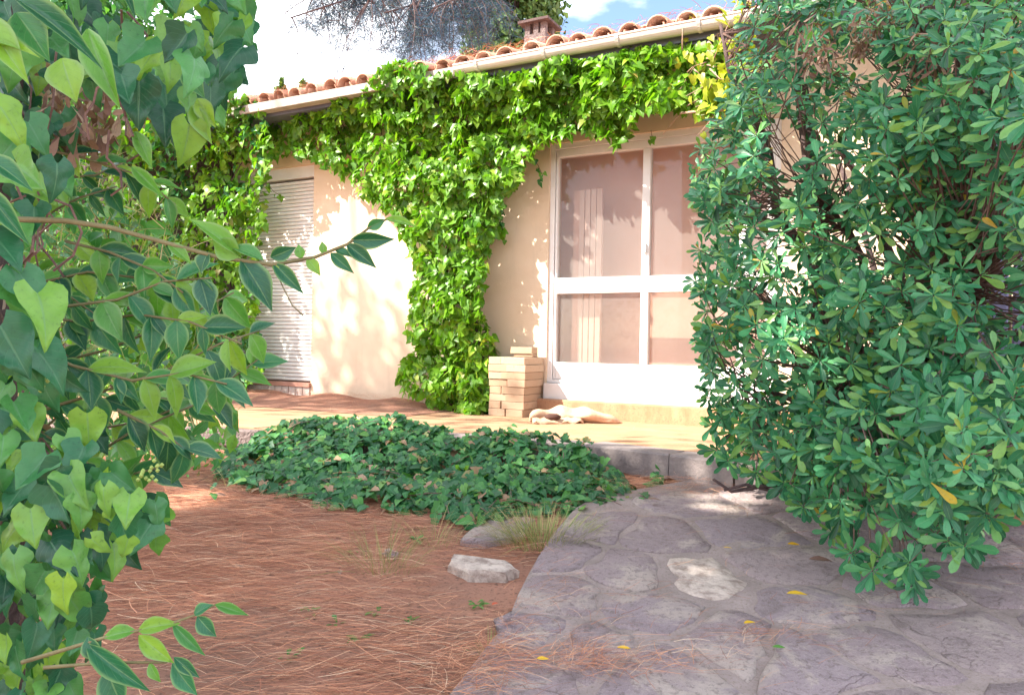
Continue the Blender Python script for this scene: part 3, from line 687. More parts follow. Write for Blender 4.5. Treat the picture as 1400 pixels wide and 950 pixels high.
def tuft(px, py, n_, h, spread, label, w=.0022, dz=0., cls='grass_tuft'):
    c_ = on_ground(px, py, dz); a = rng.uniform(0, 2*math.pi, n_); r = spread*np.sqrt(rng.uniform(0, 1, n_))
    P = np.tile(c_, (n_, 1)); P[:, 0] += r*np.cos(a); P[:, 1] += r*np.sin(a)*.6
    T = np.stack([np.cos(a)*.5, np.sin(a)*.5, rng.uniform(.5, 1.3, n_)], 1)+rn(n_, .25); T[:, 2] = np.abs(T[:, 2])+.15
    t = leaf_template(prof([(0, .5), (.6, .5), (1, .05)]), 5, 1, 0, .45); S = h*rng.uniform(.4, 1.1, n_)
    t2 = (t[0]*np.array([w/h, 1, 1]), t[1], t[2])
    o = scatter([t2], P, T, np.stack([-np.cos(a), -np.sin(a), np.ones(n_)*.3], 1), S, M['grass'], None, single=0, stuffname=cls, stuff_only=True)
    tag(o, label, 'grass'); return o
o = tuft(742, 745, 650, .17, .2, 'yellow green grass tuft between flat stones and path'); 
tuft(525, 780, 160, .22, .14, 'wispy dry grass standing in the pine needles', .0014)
tuft(590, 745, 60, .16, .12, 'thin wispy grass left of the flat stones', .0014)
tuft(672, 905, 60, .09, .05, 'short green grass growing at the path rim')
tuft(340, 668, 120, .12, .2, 'dry grass wisps at the left foot of the ivy bed', .0014)
# pine needle litter
def litter(name, P, T, L_, mat=None, w=.0013, parent=None):
    k = len(P); t = leaf_template(prof([(0, .5), (1, .4)]), 3, 1, 0, .0)
    V = t[0].copy(); V[:, 2] = .04*np.sin(V[:, 1]*3.14); V[:, 0] += 0
    W = rng.uniform(.7, 1.3, k)
    t2 = (V*np.array([1, 1, 1.]), t[1], t[2]); t2[0][:, 0] = t[0][:, 0]*(w/.11)+.045*np.sin(V[:, 1]*3.14)
    t3 = (t2[0]*np.array([-1, 1, 1]), t[1][:, ::-1], t[2])
    return scatter([t2, t3], P, T, np.tile([0, 0, 1.], (k, 1))+rn(k, .25), L_, mat or M['needle'], parent, name=name, single=0, stuffname=name, stuff_only=True)
k = 120000; x = rng.uniform(-3.6, 1.2, k); y = rng.uniform(1.5, 5.3, k)
P = np.stack([x, y, gz0(x, y)+(vnoise(x, y, 2.1, 1)-.5)*.035+(vnoise(x, y, 6, 2)-.5)*.015+rng.uniform(.001, .02, k)], 1)
dens = .22+1.1*vnoise(x, y, 1.6, 5)+.5*(y-2.9)*.5-(x > -.25)*(y < 3.0)*.45-.4*(x > .1)
keep = (rng.uniform(0, 1, k) < dens) & ~inpoly(x, y, pathpoly); P = P[keep]; k = len(P)
an = rng.normal(.1, .42, k)+math.pi*(rng.uniform(0, 1, k) > .5); T = np.stack([np.cos(an), np.sin(an), rn(k, .06)[:, 0]], 1)
litter('pine_needles', P, T, rng.uniform(.06, .14, k))
k = 3200; x = rng.uniform(-3.4, 1.0, k); y = rng.uniform(1.5, 5.1, k); kk = (rng.uniform(0, 1, k) < .3+.9*vnoise(x, y, 1.6, 5)-.3*(x > -.25)*(y < 3.0)) & ~inpoly(x, y, pathpoly); x, y = x[kk], y[kk]; k = len(x)
an = rng.normal(.1, .6, k)+math.pi*(rng.uniform(0, 1, k) > .5); litter('long_pine_straw', np.stack([x, y, gz0(x, y)+.02+rng.uniform(0, .018, k)], 1), np.stack([np.cos(an), np.sin(an), rn(k, .06)[:, 0]], 1), rng.uniform(.10, .19, k), w=.0017)
# drift on the path + rim
P = []
for px, py, sx, sy, c_ in [(830, 905, 75, 10, 520), (775, 890, 22, 16, 160), (1030, 872, 60, 9, 160), (640, 905, 38, 34, 900), (900, 663, 70, 7, 900), (720, 690+10, 60, 14, 200), (750, 800, 18, 30, 120), (1000, 690, 100, 14, 200), (820, 840, 30, 25, 60), (980, 820, 90, 60, 120), (1180, 800, 80, 40, 90), (1380, 760, 50, 25, 220), (700, 870, 20, 30, 200)]:
    for _ in range(int(c_*.6)): P.append(on_ground(random.gauss(px, sx), random.gauss(py, sy), .066))
P = np.array(P); k = len(P); P[:, 2] += rng.uniform(0, .012, k); an = rng.normal(.35, .7, k); T = np.stack([np.cos(an), np.sin(an), np.zeros(k)], 1)
litter('needle_drift', P, T, rng.uniform(.05, .13, k))
# terrace litter along the wall and on terrace
k = 9000; s = rng.uniform(-5, 2.2, k); o_ = np.abs(rng.normal(0, .38, k))+.02; P = np.array([fp(a, b, .006) for a, b in zip(s, o_)])
bank = np.clip(.13*np.exp(-(o_/.45)**2), 0, .1)*(s < -1.2); P[:, 2] += bank*rng.uniform(.5, 1, k)
k2 = (s < -.9) | (rng.uniform(0, 1, k) < .12); P = P[k2]; k = len(P); an = rng.uniform(0, 6.28, k)
litter('terrace_needles', P, np.stack([np.cos(an), np.sin(an), rn(k, .1)[:, 0]], 1), rng.uniform(.05, .11, k))
# needle heap along wall (a low bank under the needles)
mb = MB(); S_ = np.linspace(-5, -.9, 42); O_ = [.0, .15, .3, .5, .75, 1.0]
for s in S_:
    for o_ in O_: mb.v.append(tuple(fp(s, o_, .004+.075*math.exp(-(o_/.4)**2)*min(1, (-.9-s)/.8)*(.7+.3*math.sin(s*7)))))
for i in range(len(S_)-1):
    for j in range(len(O_)-1): a = i*len(O_)+j; mb.f.append((a, a+1, a+len(O_)+1, a+len(O_)))
mb.build('needle_bank', M['soil'], None, True, kind='structure')
# needles on the roof
k = 22000; s = rng.uniform(-5.8, 3.5, k); kk = rng.uniform(0, 1, k) < np.interp(s, [-5.8, -1.2, .4, 3.5], [1, .9, .35, .12]); s = s[kk]; k = len(s)
r = rng.uniform(-.06, 1.6, k)**1; P = np.array([rf(a, b, .10+random.uniform(-.03, .035)) for a, b in zip(s, r)]); an = rng.uniform(0, 6.28, k)
T = np.outer(np.cos(an), SV)+np.outer(np.sin(an), RU)+rn(k, .25); litter('roof_needles', P, T, rng.uniform(.06, .13, k), w=.004, parent=roof)

# ================================================================ IVY ON THE HOUSE
ARCH = [(338, 158), (420, 142), (470, 128), (500, 116), (520, 92), (545, 82), (572, 84), (600, 98), (660, 99), (705, 100), (735, 90), (760, 76), (800, 82), (860, 66), (900, 62), (950, 60), (1000, 62), (1040, 90), (1045, 160), (1000, 152), (960, 158), (925, 150), (900, 150), (872, 152), (862, 185), (842, 198), (812, 184), (796, 172), (770, 190), (744, 196), (716, 222), (706, 258), (690, 262), (682, 292), (690, 320), (668, 330), (664, 372), (656, 420), (674, 460), (682, 505), (676, 562), (628, 572), (592, 566), (582, 540), (552, 540), (545, 520), (550, 492), (570, 478), (556, 455), (558, 430), (562, 395), (568, 372), (560, 345), (548, 322), (540, 292), (500, 272), (478, 245), (446, 228), (420, 214), (392, 212), (372, 218), (350, 200)]
def wall_ivy(poly, n_, depth_fn, size, mat, root, sp=.9, inner=.35):
    q = rand_in(poly, n_); px, py = q[:, 0], q[:, 1]
    R_ = rays(px, py); P = []
    base = depth_fn(px, py)+.16*(vnoise(px, py, .028, 3)-.5)+.14*(vnoise(px, py, .06, 4)-.5)-.13*(vnoise(px, py, .035, 8) > .83)
    isin = rng.uniform(0, 1, n_) < inner
    off = base-np.abs(rng.normal(0, .022, n_))-isin*rng.uniform(.03, .22, n_)
    off = np.maximum(off, .02)
    num = np.array([np.dot(P0+NV*o-CAM, NV) for o in off]); t = num/(R_@NV); P = CAM+R_*t[:, None]
    # local surface gradient makes leaf clumps face different ways
    gx = (vnoise(px+3, py, .028, 3)-vnoise(px-3, py, .028, 3))*3+(vnoise(px+3, py, .07, 4)-vnoise(px-3, py, .07, 4))*1.5
    gy = (vnoise(px, py+3, .028, 3)-vnoise(px, py-3, .028, 3))*3+(vnoise(px, py+3, .07, 4)-vnoise(px, py-3, .07, 4))*1.5
    Nn = NV*.75+ZV*.5-SV*gx[:, None]*2.6+ZV*gy[:, None]*2.6+rn(n_, .5)
    T = -ZV*.75+SV*rng.normal(0, .75, n_)[:, None]+NV*.3+rn(n_, .35)
    S = size*rng.uniform(.6, 1.15, n_); return P, T, Nn, S, isin
def arch_depth(px, py):
    d = np.full(len(px), .40)
    col = np.clip((py-250)/120, 0, 1)                    # down the column it is rounder
    cxx = 618; e = np.clip(1-((px-cxx)/68)**2, 0, 1)**.5
    d = d*(1-col)+col*(.12+.27*e)
    left = np.clip((540-px)/160, 0, 1)*(1-col); d = d-left*.14+(.13+.12*np.clip((620-px)/100, 0, 1))*np.clip(1-(py-(90+np.abs(px-620)*.18))/60, 0, 1)*(px > 400)*(.72+.28*(px > 492))
    return d
ivy = thing('climbing_ivy', 'bright sunlit ivy arching over the wall and down a column beside the door', 'ivy')
P, T, Nn, S, isin = wall_ivy(ARCH, 9500, arch_depth, .078, M['ivy'], ivy)
lf = ((P-P0)@SV < -1.75) & ((P[:, 2] > 2.2)); vis = S*(1-.9*isin)/np.linalg.norm(P-CAM, axis=1)
scatter(IVY_LO, P, T, Nn, S, M['ivy'], ivy, vis=vis)
mb = MB()
for i in range(90):
    px, py = rand_in(ARCH, 1)[0]; a = on_wall(px, py, .05); pts = [a]
    for _ in range(7):
        px += random.gauss(0, 14)+(4 if px < 600 else -2); py -= random.uniform(5, 30)
        if inpoly(np.array([px]), np.array([py]), ARCH)[0]: pts.append(on_wall(px, py, random.uniform(.04, .2)))
    if len(pts) > 2: mb.tube(pts, [random.uniform(.004, .010)]*len(pts), 4)
for i in range(5):
    pts = [on_wall(610+i*9+random.gauss(0, 5), yy, .08+.03*math.sin(yy*.02+i)) for yy in range(568, 190, -35)]; mb.tube(pts, [.022-.001*j for j in range(len(pts))], 6)
mb.build('ivy_stem', M['bark'], ivy, True, kind='stuff')
def trail(pts, n_, size, mat, parent, off=.06):
    W_ = [on_wall(x, y, off) for x, y in pts]; MB().tube(W_, .0025, 4).build('trailing_stem', M['twig'], parent)
    P = []
    for _ in range(n_):
        i = random.randrange(len(W_)-1); t = random.random(); P.append(W_[i]*(1-t)+W_[i+1]*t)
    P = np.array(P)+rn(n_, .012)
    scatter(IVY_LO, P, -ZV+rn(n_, .4), NV+ZV*.4+rn(n_, .4), size*rng.uniform(.6, 1.1, n_), mat, parent, single=0, stuffname='trailing_leaves', stuff_only=True)
trail([(720, 205), (735, 225), (742, 240), (735, 248)], 14, .05, M['ivy_dark'], ivy, .15)
trail([(682, 268), (688, 290), (686, 308), (690, 328)], 14, .05, M['ivy_dark'], ivy, .12)
trail([(890, 178), (892, 190), (888, 196)], 6, .05, M['ivy'], ivy, .2)
trail([(364, 250), (374, 262), (384, 268)], 9, .06, M['ivy'], ivy, .12)
# dead woody knot at the right end of the arch
mb = MB()
for i in range(70):
    px, py = random.gauss(975, 26), random.gauss(112, 26); a = on_wall(px, py, .45+random.gauss(0, .05)); d = rn(1)[0]*.055+SV*.02; mb.tube([a, a+d+rn(1, .02)[0], a+d*2+rn(1, .03)[0]], [.006, .004, .002], 4)
mb.tube([on_wall(1000, 128, .5), on_wall(972, 120, .5), on_wall(958, 112, .5)], [.022, .02, .01], 6); mb.tube([on_wall(1000, 100, .5), on_wall(978, 72, .5), on_wall(968, 58, .5)], [.014, .016, .012], 6)
mb.tube([on_wall(930, 155, .45), on_wall(960, 152, .5), on_wall(1000, 150, .5)], [.008, .011, .012], 6)
mb.build('dead_branch', M['drystick'], ivy, True, kind='stuff')
k = 130; q = rng.normal([985, 105], [28, 30], (k, 2)); P = np.array([on_wall(a, b, random.uniform(.42, .62)) for a, b in q])
scatter(IVY_LO, P, -ZV+rn(k, .6), NV+ZV*.5+rn(k, .5), .08*rng.uniform(.6, 1.1, k), leafmat('sunlit_yellow_leaf', [(0, (.30, .36, .04)), (1, (.62, .60, .05))], (.5, .5, .1), .3), ivy, name='yellow_leaf', single=40)  # yellow of sunlit leaves put into the colour

# ivy mass on the left, over the end of the house
LEFT = [(-60, 150), (60, 120), (170, 100), (250, 106), (320, 122), (348, 136), (362, 152), (372, 215), (366, 262), (360, 330), (348, 372), (352, 420), (356, 470), (362, 500), (345, 520), (330, 560), (300, 600), (200, 640), (-60, 640)]
hedge = thing('ivy_hedge', 'deep green ivy mass covering the left end of the house', 'ivy')
def left_depth(px, py): return .30+.26*np.clip((235-py)/60, 0, 1)+.35*np.clip((330-px)/250, 0, 1)+.2*np.clip((py-380)/150, 0, 1)*np.clip((340-px)/60, 0, 1)
P, T, Nn, S, isin = wall_ivy(LEFT, 11000, left_depth, .085, M['ivy'], hedge)
P[:, 2] = np.maximum(P[:, 2], -.12)
sel = vnoise(P[:, 0]*1.3, P[:, 2], 2.2, 9)+rng.normal(0, .18, len(P)) > .42  # noise patches hand out sunlit and shaded leaf colours
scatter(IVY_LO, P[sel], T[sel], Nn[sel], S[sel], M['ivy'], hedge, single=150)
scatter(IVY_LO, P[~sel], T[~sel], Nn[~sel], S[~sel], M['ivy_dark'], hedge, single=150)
mb = MB()
for i in range(120):
    px, py = rand_in(LEFT, 1)[0]; a = on_wall(px, py, random.uniform(.1, .4)); d = np.array([random.gauss(0, .2), 0, random.uniform(-.5, .3)]); mb.tube([a, a+d*.5+rn(1, .04)[0], a+d], [.008, .006, .003], 4)
mb.build('ivy_stem', M['bark'], hedge, True, kind='stuff')
mb = MB(); mb.fbox(-9.5, -3.9, .0, .08, -.3, 2.9); mb.build('dark_backing', M['bark'], hedge)  # flat dark slab backing the leaves

# ================================================================ GROUND COVER IVY BED
bed = thing('ground_cover_ivy', 'low bed of dark green ivy spilling over the terrace edge', 'ivy')
BED = [(288, 628), (300, 600), (330, 580), (400, 574), (470, 572), (560, 576), (640, 588), (700, 590), (760, 597), (812, 600), (850, 609), (880, 630), (898, 648), (905, 662), (878, 680), (835, 692), (790, 702), (740, 700), (700, 706), (640, 718), (618, 712), (560, 700), (500, 694), (440, 688), (400, 676), (340, 664), (300, 648)]
BG = [tuple(on_ground(x, y+8)[:2]) if y > 640 else tuple(on_z(x, y+6, .03)[:2]) for x, y in BED]
q = rand_in(BG, 5200); x, y = q[:, 0], q[:, 1]
eb = np.interp(x, [p[0] for p in EDGE], [p[1] for p in EDGE])          # terrace edge y
dd = y-eb; prof_z = np.where(dd > 0, .03+.05*np.exp(-(dd/.25)**2), np.interp(dd, [-.75, -.5, -.25, 0], [gh(0, 3.9)+.05, -.07, .03, .07]))
# thin toward bed rim
PB = np.array(BG); 
seg = np.min(np.stack([np.hypot(x-(a[0]+(b[0]-a[0])*t), y-(a[1]+(b[1]-a[1])*t)) for a, b in zip(BG, BG[1:]+BG[:1]) for t in (0, .25, .5, .75)]), axis=0)
zg = np.where(dd > 0, 0., gz0(x, y)); z = zg+(prof_z-zg)*np.maximum(np.clip(seg/.18, .22, 1), .95*(dd > -.16)*(x > -.2)*(x < .78))+(vnoise(x, y, 5, 6)-.5)*.09*np.clip(seg/.2, 0, 1)
inn = rng.uniform(0, 1, len(x)) < .3; z = z-inn*rng.uniform(.02, .09, len(x)); z = np.maximum(z, zg+.01)
k = len(x); keep = (vnoise(x, y, 7, 12) > .13)
P = np.stack([x, y, z+np.abs(rng.normal(0, .014, k))+.01], 1)[keep]; k = len(P)
T = np.stack([rng.normal(0, .8, k), rng.normal(-.7, .5, k), rng.normal(-.25, .25, k)], 1); Nn = np.stack([rng.normal(0, .35, k), rng.normal(-.45, .35, k), np.ones(k)], 1)
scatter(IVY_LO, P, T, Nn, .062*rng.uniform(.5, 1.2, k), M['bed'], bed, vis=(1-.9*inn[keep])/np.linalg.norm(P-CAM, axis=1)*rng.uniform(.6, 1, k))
mb = MB()
for i in range(260):
    j = rng.integers(0, k); a = P[j]-ZV*.02; d = np.array([random.gauss(0, .1), random.gauss(-.05, .1), random.uniform(-.04, .02)]); mb.tube([a, a+d*.5+ZV*.01, a+d], .0022, 4)
mb.build('ivy_stem', M['twig'], bed, kind='stuff')
pl = thing('seedling', 'light green young plant standing out of the ivy bed', 'plant'); c_ = on_z(632, 652, .12); a = np.linspace(0, 6.28, 7)[:-1]
c_ = at(632, 646, 4.25)
scatter([leaf_template(pit_p, 6, 2, .2, .2)], np.tile(c_, (6, 1)), np.stack([np.cos(a), np.full(6, -.5), np.sin(a)*.8], 1), np.tile([0, -1, .5], (6, 1)), .075*rng.uniform(.7, 1.1, 6), leafmat('fresh_leaf', [(0, (.2, .45, .05)), (1, (.28, .52, .06))], (.3, .5, .1), .3, .5, .4), pl, single=6)
MB().tube([c_, c_+np.array([0, .03, -.15])], .003, 5).build('stem', M['ptwig'], pl)
for px, py, w_ in ((716, 592, .06), (872, 606-10, .0)):
    if w_:
        pl = thing('ivy_shoot', 'single ivy shoot standing up above the bed before the terrace', 'plant'); c_ = at(px, py, 4.75)
        scatter([IVY_LO[0]], c_[None], np.array([[.5, -.3, -.2]]), np.array([[0, -.8, .6]]), [.07], M['bed'], pl, single=1); MB().tube([c_, c_-ZV*.12], .002, 4).build('stem', M['twig'], pl)

# ================================================================ RIGHT SHRUB (whorled leaves)
shrub = thing('evergreen_shrub', 'tall evergreen shrub with rosettes of glossy leaves overhanging the path', 'shrub')
SH = [(1003, -40), (1012, 40), (1000, 80), (985, 120), (965, 160), (945, 182), (935, 215), (925, 250), (938, 290), (945, 320), (932, 345), (926, 372), (940, 400), (945, 425), (930, 455), (945, 490), (952, 520), (945, 545), (955, 575), (958, 600), (962, 640), (985, 664), (1020, 655), (1060, 668), (1085, 690), (1118, 700), (1128, 725), (1160, 745), (1165, 780), (1195, 795), (1215, 770), (1240, 805), (1262, 800), (1270, 765), (1300, 745), (1318, 770), (1345, 720), (1400, 705), (1480, 700), (1480, -40)]
q = rand_in(SH, 2250); px, py = q[:, 0]+18*np.clip((1100-q[:, 0])/150, 0, 1), q[:, 1]
d0 = np.interp(px, [920, 1000, 1100, 1250, 1400], [3.45, 3.2, 2.9, 2.45, 2.2])+.25*np.clip((300-py)/300, 0, 1)-.12*np.sin(py*.012)
lump = (vnoise(px, py, .012, 21)-.5)*.5
lay = rng.uniform(0, 1, len(px))**1.5*1.0
dep = d0+lump+lay
dens = np.ones(len(px))
hole = np.exp(-(((px-1120)/75)**2+((py-290)/90)**2))*.8+np.exp(-(((px-1060)/45)**2+((py-330)/120)**2))*.55+np.exp(-(((px-1040)/50)**2+((py-480)/120)**2))*.35+np.exp(-(((px-1190)/22)**2+((py-455)/60)**2))*.6+np.exp(-(((px-1350)/26)**2+((py-430)/130)**2))*.95+np.exp(-(((px-1270)/30)**2+((py-270)/30)**2))*.5
hole = hole*.62+.3*np.exp(-(((px-1060)/60)**2+((py-540)/90)**2))+.8*(vnoise(px, py, .016, 33) < .22)
keep = rng.uniform(0, 1, len(px)) > hole+.03
px, py, dep, lay = px[keep], py[keep], dep[keep], lay[keep]
C = CAM+rays(px, py)*dep[:, None]; ok = C[:, 2] > gz0(C[:, 0], C[:, 1])+.1; C = C[ok]; lay = lay[ok]
bc = np.array([2.05, 3.65, .9])
O = C-bc; O = O/np.linalg.norm(O, axis=1, keepdims=True)
AX = O*.5+np.array([-.18, -.75, .38])+rn(len(C), .35); AX = AX/np.linalg.norm(AX, axis=1, keepdims=True)
P, T, Nn, S, Wd = [], [], [], [], []
tw = MB()
trunk_nodes = []
limbs = MB(); base = np.array([1.9, 3.75, 0.0])
lb = [base+np.array(v) for v in [(-.15, .0, 0), (.1, .05, 0), (.3, -.1, 0), (.0, -.2, 0)]]
tips = [(-.9, 0, 2.2), (-.5, -.3, 1.3), (-.75, .1, .9), (.0, -.2, 2.6), (.5, -.6, 1.8), (.9, -1.1, 1.2), (-.2, -.9, .9), (.3, -1.0, .35), (1.2, -.5, 2.3), (.3, -.4, 2.9), (-.35, .15, 1.9), (-.8, -.1, .3), (-.1, -.6, 1.7), (.7, -.2, .8), (.6, -1.3, .9), (-.5, -.5, .5), (1.3, -1.0, .4)]
for i, tp in enumerate(tips):
    a = lb[i % 4]; e = base+np.array(tp); pts = []
    for t in np.linspace(0, 1, 9):
        q_ = a+(e-a)*t; q_ = q_+np.array([0, 0, .22*math.sin(t*math.pi)*(1 if tp[2] > 1 else .8)])+rn(1, .035)[0]*(t > 0)*(t < 1); pts.append(q_)
    one('branch', pts, [.032*(1-t)+.008 for t in np.linspace(0, 1, 9)], 6, M['bark'], shrub); trunk_nodes += pts[2:]
one('trunk', [np.array([1.55, 3.7, -.05]), np.array([1.52, 3.72, .6]), np.array([1.48, 3.68, 1.2]), np.array([1.38, 3.7, 1.9]), np.array([1.3, 3.65, 2.5])], [.055, .05, .045, .035, .02], 8, M['bark'], shrub)
one('trunk', [np.array([1.95, 3.8, -.05]), np.array([1.98, 3.75, .7]), np.array([2.05, 3.7, 1.5]), np.array([2.0, 3.7, 2.5])], [.06, .055, .045, .03], 8, M['bark'], shrub)
for ww in ([(990, 670), (1020, 662), (1060, 672), (1100, 655), (1130, 640)], [(975, 655), (1000, 672), (1040, 665), (1080, 660)]):
    one('branch', [at(a, b, 3.2) for a, b in ww], [.006, .007, .009, .01, .012][:len(ww)], 5, M['bark'], shrub)
TN = np.array(trunk_nodes); 
TN2 = []
for i in range(0, len(TN), 7):
    for j in range(6):
        for f in np.linspace(0, 1, 6)[:-1]: TN2.append(TN[i+j]*(1-f)+TN[i+j+1]*f)
TN = np.array(TN2)
for c_, a_, ly in zip(C, AX, lay):
    j = np.argmin(np.linalg.norm(TN-c_, axis=1)+np.maximum(0, TN[:, 2]-c_[2])*.5+rng.uniform(0, .4, len(TN))); b_ = TN[j]
    mid = (b_+c_)/2-a_*.06+rn(1, .03)[0]; tw.tube([b_, mid, c_-a_*.03, c_], [.0045, .003, .0024, .002], 4, False)
    m_ = random.randint(8, 13); e1 = np.cross(a_, [0, 0, 1.]); e1 /= np.linalg.norm(e1)+1e-9; e2 = np.cross(a_, e1)
    sz = random.uniform(.052, .088)
    for i in range(m_):
        an = i*2.4+random.uniform(-.25, .25); el = random.uniform(.05, .35) if i < m_*.65 else random.uniform(.5, 1.2)
        d_ = e1*math.cos(an)+e2*math.sin(an); t_v = d_*math.cos(el)+a_*math.sin(el)-ZV*.12; P.append(c_+d_*.004-a_*.01*random.random()); T.append(t_v); Nn.append(a_*math.cos(el)-d_*math.sin(el)+rn(1, .12)[0]); S.append(sz*random.uniform(.75, 1.15)*(1 if el < .4 else .8)*random.choice([1, 1, 1, .7])); Wd.append(random.uniform(.62, .95))
k_ = 7000; q = rand_in(SH, k_); dq = np.interp(q[:, 0], [920, 1000, 1100, 1250, 1400], [3.6, 3.45, 3.3, 3.2, 3.1])+rng.uniform(0, .7, k_)
q[:, 0] += 18*np.clip((1100-q[:, 0])/150, 0, 1)
h_ = vnoise(q[:, 0], q[:, 1], .02, 41)-.55*np.exp(-(((q[:, 0]-1120)/70)**2+((q[:, 1]-290)/90)**2))-.7*np.exp(-(((q[:, 0]-1050)/45)**2+((q[:, 1]-400)/170)**2))-.6*np.exp(-(((q[:, 0]-1350)/28)**2+((q[:, 1]-430)/120)**2)); q, dq = q[h_ > .42], dq[h_ > .42]; k_ = len(q); Pi = CAM+rays(q[:, 0], q[:, 1])*dq[:, None]; oki = Pi[:, 2] > .12; Pi = Pi[oki]; k_ = len(Pi)
scatter(PIT, Pi, rn(k_), np.array([-.2, -.6, .5])+rn(k_, .5), .068*rng.uniform(.5, 1.2, k_), M['shrub'], shrub, single=0, stuffname='inner_leaves', stuff_only=True)
P = np.array(P); d = np.linalg.norm(P-CAM, axis=1); inf = np.repeat(0, len(P))
scatter(PIT, P, T, Nn, S, M['shrub'], shrub, W=np.array(Wd), vis=np.array(S)/d**2.2)
tw.build('twig', M['twig'], shrub, False, kind='stuff')
# dead dry leaf bunches in the shrub
for (px, py, dp, rr) in [(1105, 60, 2.9, .10), (1275, 75, 2.6, .11), (1310, 118, 2.5, .05), (1195, 20, 2.8, .06), (1120, 80, 3.0, .08), (1180, 60, 3.0, .06)]:
    k = 70; c_ = at(px, py, dp); P = c_+rn(k, rr*.5); T = -ZV*.6+rn(k, .6); scatter(PIT, P, T, rn(k), .06*rng.uniform(.6, 1.1, k), M['dry'], shrub, W=np.full(k, .55), name='dry_leaf', single=12, stuffname='dry_leaf_bunch')
k = 120; P = np.array([at(random.gauss(1010, 12), random.gauss(75, 40), 3.9) for _ in range(k)])
scatter(PIT, P, rn(k), ZV+rn(k, .5), .07*rng.uniform(.6, 1.1, k), bpy.data.materials['sunlit_yellow_leaf'], shrub, name='yellow_leaf', single=40)  # sun on the shrub top put into the yellow leaf colour
# post coloured as lilac shade and dark back thicket behind the shrub
MB().fbox(0, 0, 0, 0, 0, 0)
pp = at(1352, 430, 3.75); pst = thing('gate_post', 'wooden post with lilac shade put into its colour behind the shrub at right', 'post')
MB().box((pp[0], pp[1], .8), SV*.075, NV*.06, (0, 0, .9)).build('post_shaft', M['post'], pst, bevel=.008)
MB().box((pp[0]+SV[0]*.12, pp[1]+SV[1]*.12, .75), SV*.02, NV*.035, (0, 0, .85)).build('post_batten', M['post'], pst, bevel=.004)
MB().box((pp[0], pp[1], 1.72), SV*.10, NV*.085, (0, 0, .02)).build('post_cap', M['post'], pst, bevel=.006)
th = thing('laurel_thicket', 'dark thicket of evergreen foliage filling the space behind the post', 'shrub')
k = 5200; P = np.stack([rng.uniform(2.2, 5.4, k), rng.uniform(4.1, 5.4, k), rng.uniform(-.1, 3.3, k)], 1); ok = (P[:, 0] > 1.75+.25*(P[:, 1]-3.2)+.28*np.sin(P[:, 2]*3)); ok &= ((P-P0)@NV > .3)
ok &= (P[:, 0]/P[:, 1] > .535); P = P[ok]; k = len(P)
scatter(PIT, P, rn(k), np.array([-.3, -.6, .5])+rn(k, .5), .11*rng.uniform(.6, 1.2, k), M['shrub'], th, single=120)
for i in range(20):
    a = np.array([random.uniform(2.6, 4.8), random.uniform(4.3, 5.0), -.1]); b = a+np.array([random.gauss(0, .3), random.gauss(0, .3), random.uniform(1.8, 3.2)]); one('trunk', [a, (a+b)/2+rn(1, .1)[0], b], [.03, .02, .008], 5, M['bark'], th)

# ================================================================ NEAR LEFT : IVY-CLAD TRUNK
tr = thing('ivy_covered_tree', 'tree trunk wrapped in large ivy leaves at the near left edge', 'tree')
mb = MB(); mb.tube([(-1.04, 1.38, -.55), (-1.02, 1.4, .1), (-1.08, 1.42, .8), (-1.0, 1.4, 1.5), (-1.06, 1.45, 2.4), (-1.3, 1.3, 3.2)], [.16, .12, .11, .11, .10, .09], 12)
one('branch', [(-1.0, 1.4, 1.5), (-.8, 1.5, 1.75), (-.5, 1.7, 1.95), (-.2, 1.9, 2.1)], [.05, .035, .02, .01], 7, M['bark'], tr); one('branch', [(-1.05, 1.4, 1.1), (-.8, 1.3, 1.35), (-.55, 1.3, 1.45)], [.03, .02, .008], 6, M['bark'], tr)
mb.build('trunk', M['bark'], tr, True)
def near_ivy(regions, mat, single, nm='leaf'):
    gaps = [(130, 8, 16), (150, 22, 12), (176, 48, 12), (205, 35, 15), (200, 18, 12), (235, 32, 12), (268, 42, 10), (190, 62, 10)]
    P, T, Nn, S = [], [], [], []
    for poly, n_, d0_, d1_, s_ in regions:
        q = rand_in(poly, n_)
        for gx_, gy_, gr_ in gaps: q = q[np.hypot(q[:, 0]-gx_, q[:, 1]+18-gy_) > gr_+5]
        n_ = len(q); dp = rng.uniform(d0_, d1_, n_); P.append(CAM+rays(q[:, 0], q[:, 1])*dp[:, None])
        T.append(np.stack([rng.normal(.15, .5, n_), rng.normal(-.2, .3, n_), rng.normal(-.9, .35, n_)], 1)); Nn.append(np.stack([rng.normal(.25, .45, n_), rng.normal(-.8, .3, n_), rng.normal(.4, .4, n_)], 1)); S.append(s_*rng.uniform(.6, 1.15, n_))
    P, T, Nn, S = map(np.concatenate, (P, T, Nn, S)); 
    keep_ = []; scatter(IVY_HI, P, T, Nn, S, mat, tr, name=nm, single=single); return P, S
